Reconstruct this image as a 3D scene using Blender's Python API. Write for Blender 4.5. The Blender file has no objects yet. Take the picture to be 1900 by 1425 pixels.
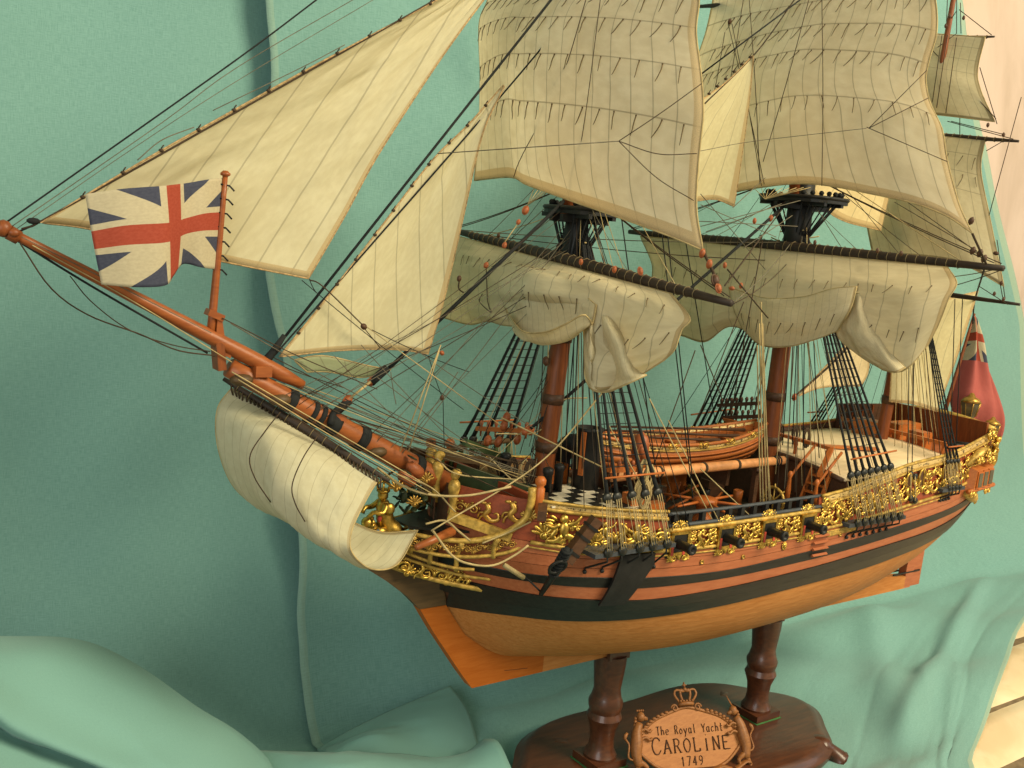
import bpy, math, random
import numpy as np
from mathutils import Matrix, Vector

# ---------------------------------------------------------------- camera, world, light
scene = bpy.context.scene
CM = 0.01                      # every number below is in centimetres of the model
TABLE = -11.0                  # table level below the underside of the keel
CAM_C = np.array([-37.421, -52.75, 30.81])
PIT, YAW, ROL, FPX = -0.154, 0.634, 0.091, 1887.07
PW, PH = 1900, 1425
_f = np.array([math.sin(YAW)*math.cos(PIT), math.cos(YAW)*math.cos(PIT), math.sin(PIT)])
_r = np.array([math.cos(YAW), -math.sin(YAW), 0.0]); _u = np.cross(_r, _f)
CAM_R = math.cos(ROL)*_r + math.sin(ROL)*_u
CAM_U = -math.sin(ROL)*_r + math.cos(ROL)*_u
CAM_F = _f
def W(p):                      # ship centimetres -> world metres (table top at z = 0)
    return (p[0]*CM, p[1]*CM, (p[2]-TABLE)*CM)
cd = bpy.data.cameras.new('camera'); cam = bpy.data.objects.new('camera', cd)
scene.collection.objects.link(cam); scene.camera = cam
cd.sensor_width = 36.0; cd.lens = 36.0*FPX/PW; cd.clip_start = 0.02; cd.clip_end = 50
_m = Matrix(((CAM_R[0], CAM_U[0], -CAM_F[0]), (CAM_R[1], CAM_U[1], -CAM_F[1]), (CAM_R[2], CAM_U[2], -CAM_F[2]))).to_4x4()
_m.translation = Vector(W(CAM_C)); cam.matrix_world = _m

world = bpy.data.worlds.new('World'); scene.world = world; world.use_nodes = True
world.node_tree.nodes['Background'].inputs[0].default_value = (1.0, 0.95, 0.64, 1)
world.node_tree.nodes['Background'].inputs[1].default_value = 0.42
def area(name, loc, aim, size, power, col):
    d = bpy.data.lights.new(name, 'AREA'); d.shape = 'DISK'; d.size = size; d.energy = power; d.color = col
    o = bpy.data.objects.new(name, d); scene.collection.objects.link(o)
    o.location = W(loc); o.rotation_euler = (Vector(W(aim))-Vector(W(loc))).to_track_quat('-Z', 'Y').to_euler()
    return o
area('room_lamp', (80, -135, 138), (8, 0, 28), 1.0, 58.0, (1.0, 0.885, 0.61))
area('window_daylight', (240, -130, 60), (40, 0, 10), 1.1, 5.0, (0.85, 0.92, 1.0))
area('far_window', (-150, -115, 70), (-2, 8, 18), 1.0, 13.0, (0.90, 0.98, 0.98))
scene.view_settings.view_transform = 'Standard'; scene.view_settings.look = 'None'
scene.view_settings.exposure = 0.0; scene.view_settings.gamma = 1.0

# ---------------------------------------------------------------- photograph pixel -> place on a known plane
def U(px, py, **k):
    (ax, v), = k.items(); i = 'xyz'.index(ax)
    d = CAM_F + CAM_R*(px-PW/2)/FPX - CAM_U*(py-PH/2)/FPX
    return CAM_C + d*(v-CAM_C[i])/d[i]
def A(*p): return np.array(p, float)
def nrm(v):
    n = np.linalg.norm(v); return v/n if n > 1e-12 else v*0
rnd = random.Random(7)

# ---------------------------------------------------------------- mesh helpers
class MB:
    def __init__(s): s.v = []; s.f = []; s.uv = []; s.mi = []; s.cur = 0
    def add(s, vs, fs, uvs=None):
        b = len(s.v); s.v += [tuple(map(float, p)) for p in vs]
        for i, f in enumerate(fs):
            s.f.append([b+j for j in f]); s.mi.append(s.cur)
            s.uv.append([uvs[j] for j in f] if uvs is not None else None)
        return s
    def tube(s, path, r, n=6, closed=False, flat=1.0):
        P = [np.asarray(p, float) for p in path]; m = len(P)
        R = [r]*m if np.isscalar(r) else list(r)
        T = []
        for i in range(m):
            a = P[(i-1) % m] if closed or i > 0 else P[i]; b = P[(i+1) % m] if closed or i < m-1 else P[i]
            T.append(nrm(b-a))
        ref = A(0, 0, 1) if abs(T[0][2]) < .9 else A(1, 0, 0)
        nv = nrm(np.cross(T[0], ref)); vs = []
        for i in range(m):
            nv = nrm(nv - T[i]*np.dot(nv, T[i])); bv = np.cross(T[i], nv)
            for k in range(n):
                a = 2*math.pi*k/n
                vs.append(P[i] + R[i]*(math.cos(a)*nv + flat*math.sin(a)*bv))
        fs = []
        for i in range(m if closed else m-1):
            j = (i+1) % m
            for k in range(n):
                l = (k+1) % n; fs.append((i*n+k, i*n+l, j*n+l, j*n+k))
        if not closed: fs.append(tuple(range(n-1, -1, -1))); fs.append(tuple((m-1)*n+k for k in range(n)))
        return s.add(vs, fs)
    def lathe(s, prof, base, axis=(0, 0, 1), n=14):
        ax = nrm(np.asarray(axis, float)); ref = A(1, 0, 0) if abs(ax[0]) < .9 else A(0, 1, 0)
        u = nrm(np.cross(ax, ref)); w = np.cross(ax, u); base = np.asarray(base, float); vs = []; fs = []
        for (r, h) in prof:
            for k in range(n):
                a = 2*math.pi*k/n; vs.append(base + ax*h + r*(math.cos(a)*u + math.sin(a)*w))
        for i in range(len(prof)-1):
            for k in range(n):
                l = (k+1) % n; fs.append((i*n+k, i*n+l, (i+1)*n+l, (i+1)*n+k))
        fs.append(tuple(range(n-1, -1, -1))); fs.append(tuple((len(prof)-1)*n+k for k in range(n)))
        return s.add(vs, fs)
    def beam(s, p0, p1, w, h, up=(0, 0, 1), taper=1.0):
        p0 = np.asarray(p0, float); p1 = np.asarray(p1, float); t = nrm(p1-p0)
        sd = nrm(np.cross(t, np.asarray(up, float))); u = np.cross(sd, t); vs = []
        for p, q in ((p0, 1.0), (p1, taper)):
            for a, b in ((-1, -1), (1, -1), (1, 1), (-1, 1)): vs.append(p + sd*a*w*q/2 + u*b*h*q/2)
        return s.add(vs, [(3, 2, 1, 0), (4, 5, 6, 7), (0, 1, 5, 4), (1, 2, 6, 5), (2, 3, 7, 6), (3, 0, 4, 7)])
    def box(s, c, d): 
        c = np.asarray(c, float); return s.beam(c-A(d[0]/2, 0, 0), c+A(d[0]/2, 0, 0), d[1], d[2])
    def blob(s, c, r, ax=None, n=8, m=5):
        c = np.asarray(c, float); r = (r, r, r) if np.isscalar(r) else r
        X, Y, Z = ax if ax is not None else (A(1, 0, 0), A(0, 1, 0), A(0, 0, 1)); vs = [c - Z*r[2]]; fs = []
        for i in range(1, m):
            b = -math.pi/2 + math.pi*i/m
            for k in range(n):
                a = 2*math.pi*k/n; vs.append(c + X*r[0]*math.cos(a)*math.cos(b) + Y*r[1]*math.sin(a)*math.cos(b) + Z*r[2]*math.sin(b))
        vs.append(c + Z*r[2]); t = len(vs)-1
        for k in range(n):
            l = (k+1) % n; fs.append((0, 1+l, 1+k)); fs.append((t, t-n+k, t-n+l))
            for i in range(m-2): a = 1+i*n; fs.append((a+k, a+l, a+n+l, a+n+k))
        return s.add(vs, fs)
    def sheet(s, G, uv=None, th=0.0):
        G = np.asarray(G, float); a, b = G.shape[:2]
        if uv is None: uv = np.stack(np.meshgrid(np.linspace(0, 1, b), np.linspace(0, 1, a)), -1)
        uvl = [tuple(q) for q in uv.reshape(-1, 2)]
        q = [(i*b+j, i*b+j+1, (i+1)*b+j+1, (i+1)*b+j) for i in range(a-1) for j in range(b-1)]
        if th == 0: return s.add(G.reshape(-1, 3), q, uvl)
        du = np.gradient(G, axis=1); dv = np.gradient(G, axis=0); nn = np.cross(du, dv)
        nn /= np.maximum(np.linalg.norm(nn, axis=-1, keepdims=True), 1e-9)
        H = G - nn*th; n = a*b
        rim = [i for i in range(b)] + [i*b+b-1 for i in range(1, a)] + [(a-1)*b+j for j in range(b-2, -1, -1)] + [i*b for i in range(a-2, 0, -1)]
        fs = q + [tuple(n+k for k in reversed(f)) for f in q]
        for i in range(len(rim)): x, y = rim[i], rim[(i+1) % len(rim)]; fs.append((y, x, n+x, n+y))
        return s.add(np.concatenate([G.reshape(-1, 3), H.reshape(-1, 3)]), fs, uvl+uvl)
    def prism(s, poly, off):      # planar polygon (3D points) extruded by off
        n = len(poly); off = np.asarray(off, float); P = [np.asarray(p, float) for p in poly]
        return s.add(P+[p+off for p in P], [tuple(range(n-1, -1, -1)), tuple(range(n, 2*n))] + [(i, (i+1) % n, n+(i+1) % n, n+i) for i in range(n)])
def mesh_of(mb, mats, smooth=True, local=False, name='mesh'):
    me = bpy.data.meshes.new(name)
    V = [tuple(c*CM for c in p) for p in mb.v] if local else [W(p) for p in mb.v]
    me.from_pydata(V, [], mb.f)
    for m in (mats if isinstance(mats, (list, tuple)) else [mats]): me.materials.append(m)
    if any(u is not None for u in mb.uv):
        l = me.uv_layers.new(name='UVMap'); i = 0
        for u in mb.uv:
            for q in (u or []): l.data[i].uv = q; i += 1
    me.polygons.foreach_set('material_index', mb.mi)
    me.polygons.foreach_set('use_smooth', [smooth]*len(mb.f)); me.update()
    return me
def tag(o, label=None, cat=None, group=None, kind=None):
    if label: o['label'] = label
    if cat: o['category'] = cat
    if group: o['group'] = group
    if kind: o['kind'] = kind
    return o
ORIG = {}                # inverse of the place of each empty
def link(o, parent=None):
    scene.collection.objects.link(o)
    if parent is not None:
        o.parent = parent; o.matrix_parent_inverse = ORIG[parent.name].copy() if parent.name in ORIG else Matrix.Identity(4)
    return o
def obj(name, mb, mat, parent=None, smooth=True, label=None):
    """mesh given in ship centimetres; parents are empties/meshes whose origin is the world origin or ORIG"""
    o = bpy.data.objects.new(name, mesh_of(mb, mat, smooth, name=name)); link(o, parent)
    if label: o['label'] = label
    return o
def auto_smooth(o, ang=40):
    me = o.data
    try: me.set_sharp_from_angle(angle=math.radians(ang))
    except Exception: pass
    return o
def empty(name, label, cat, group=None, at=(0, 0, TABLE)):
    o = bpy.data.objects.new(name, None); o.empty_display_size = 0.02; link(o); tag(o, label, cat, group)
    o.location = W(at); ORIG[o.name] = Matrix.Translation(-Vector(W(at))); return o
def inst(name, me, M, parent):          # shared mesh placed with a matrix of ship centimetres
    o = bpy.data.objects.new(name, me); link(o, parent); o.matrix_basis = M; return o
def frame(o, X, Y, Z, s=1.0):
    M = Matrix(((X[0]*s, Y[0]*s, Z[0]*s, 0), (X[1]*s, Y[1]*s, Z[1]*s, 0), (X[2]*s, Y[2]*s, Z[2]*s, 0), (0, 0, 0, 1)))
    M.translation = Vector(W(o)); return M
# curves
def cat_rom(P, n):
    P = np.asarray(P, float); m = len(P)
    if m == 2: return np.array([P[0]+(P[1]-P[0])*t for t in np.linspace(0, 1, n)])
    E_ = np.concatenate([[2*P[0]-P[1]], P, [2*P[-1]-P[-2]]]); d = np.r_[0, np.cumsum(np.linalg.norm(np.diff(P, axis=0), axis=1))]; d = d/d[-1]
    out = []
    for t in np.linspace(0, 1, n):
        i = min(max(int(np.searchsorted(d, t, 'right'))-1, 0), m-2); q = (t-d[i])/max(d[i+1]-d[i], 1e-9)
        a, b, c, e = E_[i], E_[i+1], E_[i+2], E_[i+3]
        out.append(.5*((2*b)+(-a+c)*q+(2*a-5*b+4*c-e)*q*q+(-a+3*b-3*c+e)*q**3))
    return np.array(out)
def patch(ctrl, nv, nu):                # tensor spline through a grid of control points
    rows = [cat_rom(r, nu) for r in ctrl]; R = np.array(rows)
    # straightforward uniform catmull between rows
    m = len(R); E_ = np.concatenate([[2*R[0]-R[1]], R, [2*R[-1]-R[-2]]]); out = []
    for t in np.linspace(0, m-1, nv):
        i = min(int(t), m-2); q = t-i; a, b, c, e = E_[i], E_[i+1], E_[i+2], E_[i+3]
        out.append(.5*((2*b)+(-a+c)*q+(2*a-5*b+4*c-e)*q*q+(-a+3*b-3*c+e)*q**3))
    return np.array(out)
def crumple(G, amp, n, seed, w=.035, edge=True):       # soft random creases along the surface normal
    r = random.Random(seed); G = np.array(G, float); a, b = G.shape[:2]
    nn = np.cross(np.gradient(G, axis=1), np.gradient(G, axis=0)); nn /= np.maximum(np.linalg.norm(nn, axis=-1, keepdims=True), 1e-9)
    uu, vv = np.meshgrid(np.linspace(0, 1, b), np.linspace(0, 1, a)); d = np.zeros((a, b))
    for k in range(n):
        x, y, th, L_ = r.random(), r.random(), r.uniform(0, math.pi), r.uniform(.12, .45); c, s_ = math.cos(th), math.sin(th)
        al = (uu-x)*c+(vv-y)*s_; ac = -(uu-x)*s_+(vv-y)*c+.04*np.sin(al*14+k)
        d += r.choice((-1, 1, 1))*r.uniform(.4, 1)*np.exp(-np.abs(ac)/w)*np.exp(-(al/L_)**2)
    e = np.minimum(1, 10*np.minimum.reduce([uu, 1-uu, vv, 1-vv])) if edge else 1
    return G+nn*(amp*d*e)[..., None]
def coons(top, bot, lef, rig, nv, nu, warp=None):
    T = cat_rom(top, nu); B = cat_rom(bot, nu); L = cat_rom(lef, nv); R = cat_rom(rig, nv)
    if warp:
        D_ = cat_rom(rig, 400); R = np.array([D_[int(round(np.interp(t, *warp)*399))] for t in np.linspace(0, 1, nv)])
    u = np.linspace(0, 1, nu)[None, :, None]; v = np.linspace(0, 1, nv)[:, None, None]
    return ((1-v)*T[None]+v*B[None] + (1-u)*L[:, None]+u*R[:, None]
            - ((1-u)*(1-v)*T[0]+u*(1-v)*T[-1]+(1-u)*v*B[0]+u*v*B[-1]))
def pchip(xs, ys):
    xs = np.array(xs, float); ys = np.array(ys, float); h = np.diff(xs); d = np.diff(ys)/h; m = np.zeros(len(xs))
    for i in range(1, len(xs)-1):
        if d[i-1]*d[i] > 0:
            w1 = 2*h[i]+h[i-1]; w2 = h[i]+2*h[i-1]; m[i] = (w1+w2)/(w1/d[i-1]+w2/d[i])
    m[0] = d[0]; m[-1] = d[-1]
    def f(x):
        x = min(max(x, xs[0]), xs[-1]); i = min(max(int(np.searchsorted(xs, x))-1, 0), len(h)-1)
        t = (x-xs[i])/h[i]
        return float((2*t**3-3*t*t+1)*ys[i]+(t**3-2*t*t+t)*h[i]*m[i]+(-2*t**3+3*t*t)*ys[i+1]+(t**3-t*t)*h[i]*m[i+1])
    return f

# ---------------------------------------------------------------- materials
class X:                                # tiny node-expression helper
    def __init__(s, nt, sock): s.nt = nt; s.s = sock
    def op(s, o, b=None, c=None):
        n = s.nt.nodes.new('ShaderNodeMath'); n.operation = o
        for i, q in enumerate((s, b, c)):
            if q is None: continue
            if isinstance(q, X): s.nt.links.new(q.s, n.inputs[i])
            else: n.inputs[i].default_value = q
        return X(s.nt, n.outputs[0])
    def __add__(s, b): return s.op('ADD', b)
    def __sub__(s, b): return s.op('SUBTRACT', b)
    def __mul__(s, b): return s.op('MULTIPLY', b)
    def abs(s): return s.op('ABSOLUTE')
    def fract(s): return s.op('FRACT')
    def lt(s, b): return s.op('LESS_THAN', b)
    def gt(s, b): return s.op('GREATER_THAN', b)
    def mx(s, b): return s.op('MAXIMUM', b)
    def mn(s, b): return s.op('MINIMUM', b)
    def step(s, a, b):
        n = s.nt.nodes.new('ShaderNodeMapRange'); n.interpolation_type = 'SMOOTHSTEP'
        s.nt.links.new(s.s, n.inputs[0]); n.inputs[1].default_value = a; n.inputs[2].default_value = b
        return X(s.nt, n.outputs[0])
class Mat:
    def __init__(s, name, rough=.5, metal=0.0, spec=.4, coat=0.0):
        s.m = bpy.data.materials.new(name); s.m.use_nodes = True; s.nt = s.m.node_tree
        s.b = s.nt.nodes['Principled BSDF']; s.out = s.nt.nodes['Material Output']
        s.b.inputs['Roughness'].default_value = rough; s.b.inputs['Metallic'].default_value = metal
        s.b.inputs['Specular IOR Level'].default_value = spec; s.b.inputs['Coat Weight'].default_value = coat
    def uv(s):
        t = s.nt.nodes.new('ShaderNodeTexCoord'); p = s.nt.nodes.new('ShaderNodeSeparateXYZ'); s.nt.links.new(t.outputs['UV'], p.inputs[0])
        return X(s.nt, p.outputs[0]), X(s.nt, p.outputs[1])
    def pos(s):
        t = s.nt.nodes.new('ShaderNodeTexCoord'); p = s.nt.nodes.new('ShaderNodeSeparateXYZ'); s.nt.links.new(t.outputs['Object'], p.inputs[0])
        return [X(s.nt, p.outputs[i]) for i in range(3)]
    def noise(s, scale, detail=4, stretch=(1, 1, 1), coord='Object', rough=.55, dist=0):
        t = s.nt.nodes.new('ShaderNodeTexCoord'); mp = s.nt.nodes.new('ShaderNodeMapping'); n = s.nt.nodes.new('ShaderNodeTexNoise')
        mp.inputs['Scale'].default_value = stretch; s.nt.links.new(t.outputs[coord], mp.inputs[0]); s.nt.links.new(mp.outputs[0], n.inputs['Vector'])
        n.inputs['Scale'].default_value = scale; n.inputs['Detail'].default_value = detail; n.inputs['Roughness'].default_value = rough; n.inputs['Distortion'].default_value = dist
        return X(s.nt, n.outputs[0])
    def col(s, c):
        n = s.nt.nodes.new('ShaderNodeRGB'); n.outputs[0].default_value = (*c, 1); return n.outputs[0]
    def mix(s, fac, a, b):
        n = s.nt.nodes.new('ShaderNodeMix'); n.data_type = 'RGBA'
        if isinstance(fac, X): s.nt.links.new(fac.s, n.inputs[0])
        else: n.inputs[0].default_value = fac
        for i, q in ((6, a), (7, b)):
            if isinstance(q, tuple): n.inputs[i].default_value = (*q, 1)
            else: s.nt.links.new(q, n.inputs[i])
        return n.outputs[2]
    def base(s, c):
        if isinstance(c, tuple): s.b.inputs['Base Color'].default_value = (*c, 1)
        else: s.nt.links.new(c, s.b.inputs['Base Color'])
        return s
    def bump(s, h, strength=.3, dist=.0005):
        n = s.nt.nodes.new('ShaderNodeBump'); n.inputs['Strength'].default_value = strength; n.inputs['Distance'].default_value = dist
        s.nt.links.new(h.s, n.inputs['Height']); s.nt.links.new(n.outputs[0], s.b.inputs['Normal']); s.nrm = n.outputs[0]; return s
def wood(name, a, b, rough=.45, st=(1, 9, 9), scale=60, spec=.35, coat=.0):
    m = Mat(name, rough, 0, spec, coat); n = m.noise(scale, 5, st, dist=.6); k = m.noise(14, 2)
    m.base(m.mix((n*.75+k*.35).step(.30, .78), a, b)); m.bump(n, .15, .0003); return m.m
def plain(name, c, rough=.6, metal=0.0, var=.25, scale=120, spec=.3):
    m = Mat(name, rough, metal, spec); n = m.noise(scale, 4)
    m.base(m.mix(n.step(.3, .75), tuple(q*(1-var) for q in c), tuple(min(q*(1+var), 1) for q in c))); m.bump(n, .12, .0003); return m.m
HULL_WOOD = wood('lime_planking', (.36, .132, .030), (.48, .200, .058), .55, spec=.15)
KEEL_WOOD = wood('pear_keel', (.30, .072, .006), (.38, .105, .014), .55, spec=.15)
RED_WOOD = wood('cherry_planking', (.29, .080, .030), (.39, .126, .052), .38)
DARK_RED = wood('red_frieze', (.20, .035, .012), (.29, .06, .02), .5)
BLACKW = wood('black_wale', (.006, .006, .005), (.016, .016, .012), .42, spec=.35)
EBONY = plain('ebony', (.012, .011, .010), .5)
DARKW = wood('dark_walnut', (.045, .020, .009), (.09, .038, .016), .55)
STEMW = wood('dark_stem', (.055, .032, .012), (.10, .055, .02), .55)
SPAR = wood('orange_spar', (.22, .056, .014), (.33, .096, .024), .4, (1, 1, 6))
MASTW = wood('brown_mast', (.12, .030, .007), (.25, .066, .015), .45, (8, 8, 1), 50)
YARDW = plain('dark_yard', (.032, .02, .013), .6)
BOATW = wood('boat_wood', (.36, .095, .02), (.48, .155, .035), .45)
DECKW = wood('pale_deck', (.62, .45, .26), (.72, .55, .34), .5, (1, 10, 1), 40)
LADDW = wood('ladder_wood', (.36, .09, .015), (.46, .13, .026), .45)
WALN = wood('walnut_stand', (.042, .013, .006), (.095, .029, .011), .36, (1, 7, 7), 40, .4, .15)
GREYP = plain('grey_rail_paint', (.045, .05, .058), .5)
GOLD = plain('gilding', (.58, .37, .080), .40, 1.0, .40, 300)
GOLDP = plain('gold_paint', (.47, .295, .065), .45, .25, .4, 260)
BRONZE = plain('dark_gold', (.40, .23, .05), .40, .7, .35, 260)
BLACKR = plain('black_rope', (.012, .013, .013), .85)
BROWNR = plain('brown_rope', (.05, .03, .016), .85)
REEFR = plain('reef_cord', (.115, .080, .038), .85)
BEIGER = plain('beige_rope', (.40, .30, .14), .85)
THINR = plain('grey_thread', (.13, .11, .075), .85)
BLOCKW = wood('block_wood', (.22, .055, .016), (.36, .10, .03), .5)
IVORY = plain('ivory_tile', (.66, .58, .44), .4)
GREENP = plain('green_paint', (.05, .075, .028), .5)
REDP = plain('red_paint', (.40, .05, .03), .5)
GLASS = plain('lantern_glass', (.10, .08, .045), .12, 0, .2, 90, .8)
PLAQ = wood('plaque_wood', (.30, .105, .026), (.41, .16, .045), .55)
PLAQD = wood('plaque_frame', (.17, .062, .016), (.30, .115, .032), .5)
INK = plain('plaque_ink', (.05, .018, .008), .7)

# ================================================================ SETTING: wall, table, cloths
def cloth_mat(name, a, b, uvk=(420, 420), selv=None):
    m = Mat(name, .9, 0, .15); u, v = m.uv()
    n1 = m.noise(150, 3, (1, 14, 1), 'UV'); n2 = m.noise(150, 3, (14, 1, 1), 'UV'); n3 = m.noise(7, 3)
    f = (n1*.5+n2*.5).step(.32, .68); c = m.mix(f, a, b)
    c = m.mix(n3.step(.35, .8)*.22, c, tuple(q*.8 for q in a))
    if selv: c = m.mix(selv(m, u, v), c, (.40, .45, .30))
    m.base(c); m.bump(n1+n2, .35, .0004); m.b.inputs['Sheen Weight'].default_value = .15
    return m.m
TEAL_A, TEAL_B = (.140, .285, .258), (.202, .370, .342)
CLOTH_L = cloth_mat('mint_linen_left', TEAL_A, TEAL_B)
CLOTH_R = cloth_mat('mint_linen_right', TEAL_A, TEAL_B, selv=lambda m, u, v: (u.lt(.006)*.22).mx(u.gt(.985)*.45))
CLOTH_F = cloth_mat('mint_linen_heap', (.145, .288, .258), (.192, .362, .322))
def marble():
    m = Mat('cream_marble', .35, 0, .4); n = m.noise(5, 6, (1, 1, .35), rough=.6, dist=1.6); k = m.noise(1.6, 3)
    c = m.mix(n.step(.42, .72), (.60, .45, .36), (.42, .30, .21)); c = m.mix(k.step(.4, .7)*.5, c, (.62, .50, .45))
    m.base(c); m.bump(n, .05, .001); return m.m
MARBLE = marble()
mb = MB(); mb.box((90, 34, 62), (420, 4, 150))
tag(obj('wall', mb, MARBLE, smooth=False), kind='structure')
mb = MB(); mb.box((60, -8, TABLE-3), (330, 80, 5.0))
tag(obj('tabletop', mb, plain('table_core', (.20, .14, .08), .7), smooth=False), kind='structure')
def stone_mat():
    m = Mat('cream_stone', .28, 0, .5); n = m.noise(9, 6, (1, .6, 1), dist=1.2); k = m.noise(30, 4)
    c = m.mix(n.step(.35, .7), (.74, .55, .33), (.86, .70, .48)); c = m.mix(k.step(.55, .8)*.35, c, (.55, .36, .16))
    m.base(c); m.bump(n, .5, .004); return m.m
STONE = stone_mat()
top = bpy.data.objects['tabletop']
# flat cream stones of the table surface, seen past the right edge of the cloth
ys = [-40, -27, -13.5, -6.5, 2.0, 10.5, 15.0, 19.5, 31.5]
for i in range(len(ys)-1):
    for k, (x0, x1) in enumerate(((26.4, 95+rnd.uniform(-6, 6)), (102, 160), (160.5, 224))):
        a, b = ys[i]+.25, ys[i+1]-.25; nx = 14; P = []
        for t in np.linspace(0, 1, 7):
            row = []
            for q in np.linspace(0, 1, nx):
                e = min(1, min(t, 1-t)*5)**.5*min(1, min(q, 1-q)*12)**.5
                wob = .5*math.sin(q*7+i*2.1)*(1 if 0 < t < 1 else .5)
                row.append(A(x0+(x1-x0)*q, a+(b-a)*t+wob*.5, TABLE-.55+e*.5+.12*math.sin(q*9+i)*e))
            P.append(row)
        o = obj('stone', MB().sheet(P), STONE, top)
# --- hanging cloth, left width (behind)
def ripples(x, z, s): return .5*math.sin(x*.21+s)+.35*math.sin(x*.09+z*.02+2*s)+.18*math.sin(x*.47-z*.05+s)
G = []
for t in np.linspace(0, 1, 60):
    row = []
    for q in np.linspace(0, 1, 70):
        x = -75+q*82; z = 75-t*(75-TABLE+.0)
        fwd = 7.5*max(0, (6-z)/(6-TABLE))**1.7
        row.append(A(x, 23.6-fwd+ripples(x, z, .3)*.8, max(z, TABLE)+.15))
    G.append(row)
for q in range(1, 14): G.append([A(p[0], p[1]-q*.9, TABLE+.10) for p in G[59]])
cl = obj('hanging_cloth', MB().sheet(crumple(G, .22, 26, 41, .014), th=.06), CLOTH_L)
tag(cl, 'mint green linen cloth hanging as backdrop left of the vertical selvage edge', 'cloth', 'mint linen cloths')
# --- hanging cloth, right width (in front, selvage edge down its left side, hem down its right side)
def fwd_of(x, z): return (7.0+1.0*math.sin(x*.06))*max(0, (5-z)/(5-TABLE))**1.8
ELX = []
for a, b in ((497, -60), (495, 0), (505, 130), (507, 180), (500, 330), (495, 520), (520, 650), (550, 990), (553, 1100), (557, 1200), (558, 1250)):
    y_ = 21.3
    for _ in range(12): p_ = U(a, b, y=y_); y_ = 21.3-fwd_of(p_[0], max(p_[2], TABLE))
    ELX.append((p_[2], p_[0]))
ELX.sort()
def edge_left(z): return float(np.interp(z, [q[0] for q in ELX], [q[1] for q in ELX]))+.10*math.sin(z*.8)
def edge_right(z): return float(np.interp(z, [-11, 0, 23, 40, 63, 80], [121, 117, 108, 95, 79, 68]))
G = []; NU = 210
for t in np.linspace(0, 1, 70):
    row = []; z = 75-t*(75-TABLE)
    for q in np.linspace(0, 1, NU):
        x = edge_left(z)+(edge_right(z)-edge_left(z))*q
        fold = (1.0+.45*math.sin(z*.13+.6)+.2*math.sin(z*.41))*math.exp(-(x-edge_left(z))/9.0)      # the free edge stands off the wall
        fwd = fwd_of(x, z)
        row.append(A(x, 22.4-fold-fwd+ripples(x, z, 1.7)*(.8 if x < 90 else .35)*min(1, (x-edge_left(z))/10+.2), z+.30))
    G.append(row)
last = G[-1]
for s_ in range(1, 46):                       # it runs on over the table, in loose waves, under the stand
    row = []
    for j, q in enumerate(np.linspace(0, 1, NU)):
        p = last[j]; d = s_*1.05
        x = p[0] + 0; y = p[1]-d
        xr = float(np.interp(-y, [-15.2, -8, -1, 5, 12, 30], [121, 98, 76, 62, 44.5, 20]))
        x = edge_left(TABLE)+(xr-edge_left(TABLE))*q
        w = min(1, d/4)
        under = math.exp(-(max(0, abs(x-21)-17)/5)**2-(max(0, abs(y)-8)/3)**2)
        hgt = (.55*math.sin(x*.16+y*.35)+.45*math.sin(x*.09-y*.42+1)+.9*math.exp(-((x-50-1.2*y)/3.2)**2)+1.1*math.exp(-((x-58-2.4*y)/3.0)**2)+.8*math.exp(-((y-12+.10*(x-25))/3.0)**2)*math.exp(-((x-26)/14)**2))
        z = TABLE+.16+.14+max(0, (hgt+.5))*w*(1-under)
        row.append(A(x, y, z))
    G.append(row)
cr = obj('hanging_cloth', MB().sheet(np.concatenate([crumple(G, .26, 60, 42, .012)[:72], crumple(crumple(G, .26, 60, 42, .012)[70:], .20, 40, 77, .02)[2:]]), th=.06), CLOTH_R)
tag(cr, 'mint green linen cloth with pale selvage edge hanging behind the ship', 'cloth', 'mint linen cloths')
# --- heaped folds of cloth in the near left corner
def heap(ctrl, nv, nu, name, label, mat=None, th=.08):
    o = obj(name, MB().sheet(crumple(patch(ctrl, nv, nu), .22, 14, len(name)+3, .06), th=th), mat or CLOTH_F); tag(o, label, 'cloth', 'mint linen cloths'); return o
def rowpx(pts): return [U(a, b, y=c) for a, b, c in pts]
heap([rowpx([(-260, 1190, 12), (0, 1186, 12), (150, 1195, 12), (260, 1245, 11.5), (370, 1320, 11), (450, 1368, 10.5), (520, 1440, 10), (600, 1560, 10)]),
      rowpx([(-260, 1180, 9.5), (0, 1182, 9.5), (140, 1190, 9.5), (250, 1236, 9), (360, 1312, 8.5), (440, 1362, 8), (515, 1432, 8), (590, 1550, 8)]),
      rowpx([(-260, 1215, 5.5), (0, 1212, 5.5), (110, 1222, 5.5), (220, 1272, 5), (330, 1345, 4.5), (415, 1395, 4), (490, 1460, 4), (560, 1570, 4)]),
      rowpx([(-260, 1245, 3), (-20, 1262, 3), (60, 1300, 2.6), (140, 1345, 2.2), (240, 1392, 2), (350, 1424, 1.5), (440, 1490, 1), (520, 1590, 1)]),
      rowpx([(-260, 1250, 1.5), (-60, 1288, 1.2), (30, 1350, 1), (105, 1385, .8), (190, 1420, .5), (300, 1470, .3), (400, 1540, 0), (480, 1640, 0)]),
      rowpx([(-260, 1300, 2.6), (-60, 1330, 2.6), (50, 1378, 2.4), (130, 1402, 2), (210, 1440, 1.6), (290, 1500, 1.2), (380, 1580, 1), (460, 1690, 1)]),
      rowpx([(-260, 1420, -1), (-90, 1440, -1), (20, 1470, -1), (100, 1500, -1), (180, 1540, -1), (260, 1590, -1), (350, 1650, -1), (430, 1740, -1)])],
     70, 60, 'heaped_cloth', 'large lit fold of mint cloth heaped in the near left corner')
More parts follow.
